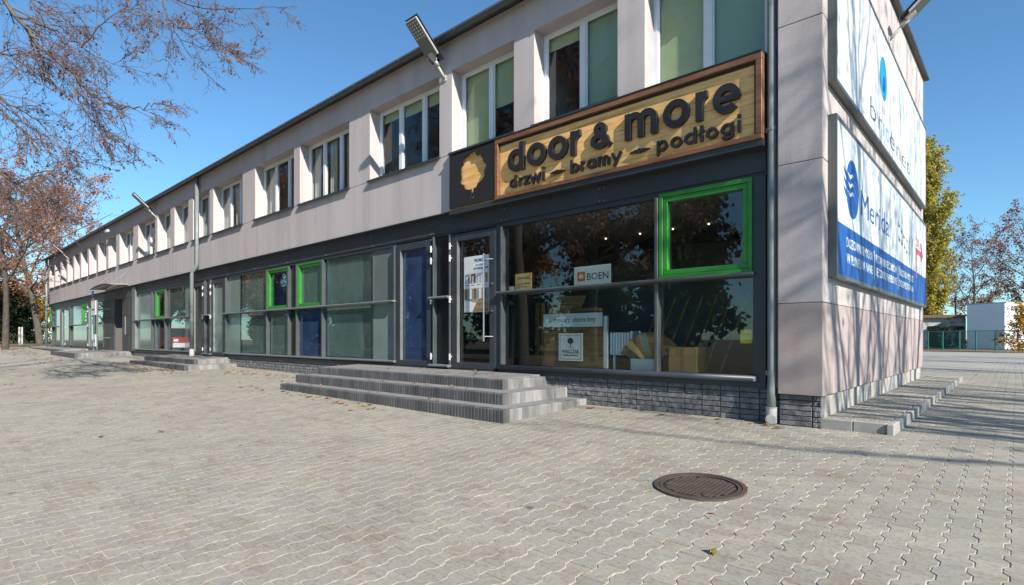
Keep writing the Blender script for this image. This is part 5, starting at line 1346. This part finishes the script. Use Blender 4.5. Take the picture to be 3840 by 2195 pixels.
for _ in range(45): L1.append(gp(rs.uniform(-11.2, -5.5), -2.05 - abs(rs.normal(0, 0.18))))
for _ in range(260): L1.append(gp(rs.uniform(-46, -23), -2.4 - abs(rs.normal(0, 0.9))))
for _ in range(500): L1.append(gp(rs.uniform(-62, -36), rs.uniform(-3.5, -1.6)))
for _ in range(30): L1.append(gp(rs.uniform(-30, -6), rs.uniform(-6, -2)))
for _ in range(16): L1.append(gp(rs.uniform(-3.3, -0.4), -0.05 - abs(rs.normal(0, 0.25))))
for _ in range(60): L1.append(gp(rs.uniform(0.8, 4), rs.uniform(12, 26)))
for _ in range(0): L1.append(gp(rs.uniform(-1.5, 1.6), rs.uniform(-3.5, -0.3)))
scatter('fallen_leaves', L1, 0.085, M['leaf_fallen'], 'russet fallen leaves strewn over the paving')
L2 = []
for _ in range(30): L2.append((rs.uniform(-9.8, -4.4), rs.uniform(-0.95, -0.1), 0.432))
for _ in range(14): L2.append((rs.uniform(-9.8, -4.2), rs.uniform(-1.45, -1.18), 0.258))
for _ in range(12): L2.append((rs.uniform(-9.8, -4.0), rs.uniform(-1.85, -1.6), 0.098))
for _ in range(40): L2.append((rs.uniform(-23, -17.8), rs.uniform(-1.0, -0.1), 0.41))
for _ in range(40): L2.append((rs.uniform(-23, -17.2), rs.uniform(-1.5, -1.15), 0.222))
scatter('step_leaves', L2, 0.075, M['leaf_fallen'], 'russet fallen leaves lying on the stairs')
for k, (u, v, s, m, lb_) in enumerate(((2672, 2076, 0.085, 'leaf_yellow', 'curled yellow leaf lying on the pavers before the manhole'), (2668, 1927, 0.05, 'leaf_fallen', 'flat brown leaf on the pavers just below the manhole'), (3382, 1618, 0.05, 'leaf_fallen', 'russet leaf at the corner of the raised walkway'))):
    r_ = ray(u, v); t = 1.0
    for _ in range(60):
        p = Vector((CX, CY, CZ)) + r_*t; t += (p.z - G(p.x, p.y))/(-r_.z)*0.9
    p = Vector((CX, CY, CZ)) + r_*t
    mb = MB()
    prof = [(-0.5, 0.0, 0.02), (-0.25, 0.25, 0.16), (0.1, 0.32, 0.24), (0.5, 0.0, 0.05), (0.1, -0.26, 0.22), (-0.25, -0.2, 0.10), (0, 0, 0.0)]
    mb.add([(x*s, y*s, z*s*(1.5 if k == 0 else 0.4)) for x, y, z in prof], [(6, 0, 1), (6, 1, 2), (6, 2, 3), (6, 3, 4), (6, 4, 5), (6, 5, 0)])
    o = mb.build('fallen_leaf', M[m]); o.location = (p.x, p.y, G(p.x, p.y)+0.003); o.rotation_euler = (0.05, 0.05, 2.4+k); tag(o, lb_, 'leaf', 'single leaves near the manhole')

# ------------------------------------------------------------------ parked van off to the left, mirrored in a shop pane
VX, VY = -43.4, -5.9
vz = G(VX, VY)
M['red'] = pm('red_car_paint', (0.42, 0.02, 0.03), 0.25); M['tyre'] = pm('tyre_rubber', (0.02, 0.02, 0.02), 0.8); M['carglass'] = pm('car_glass', (0.02, 0.025, 0.03), 0.05)
van = empty('parked_van', (VX, VY, vz), 'small red van with a white bumper parked off to the left, seen only mirrored', 'van')
local('body', MB().cbox(-2.1, 2.05, -0.86, 0.86, 0.30, 1.02, c=0.08), M['red'], van)
cab = [(-2.0, 1.0), (1.35, 1.0), (0.75, 1.68), (-1.85, 1.72)]
local('cabin', MB().prism(cab, lambda a, b, d: (a, d*(1.0 if b < 1.2 else 0.86), b), -0.84, 0.84), M['red'], van)
local('windscreen', MB().add([(1.33, -0.74, 1.05), (1.33, 0.74, 1.05), (0.83, 0.62, 1.62), (0.83, -0.62, 1.62)], [(0, 1, 2, 3)]), M['carglass'], van)
local('bumper', MB().cbox(1.95, 2.16, -0.84, 0.84, 0.28, 0.62, c=0.05), M['white'], van)
for y in (-0.62, 0.62): local('headlight', MB().cbox(2.0, 2.08, y-0.16, y+0.16, 0.70, 0.90, c=0.03), M['lens'], van)
for x in (-1.35, 1.30):
    for y in (-0.80, 0.80):
        w_ = local('wheel', MB().tube([(x, y-0.09, 0.31), (x, y+0.09, 0.31)], 0.31, 18), M['tyre'], van)
        h_ = MB().tube([(x, y-0.10, 0.31), (x, y+0.10, 0.31)], 0.17, 12).build('rim', M['steel']); h_.parent = w_
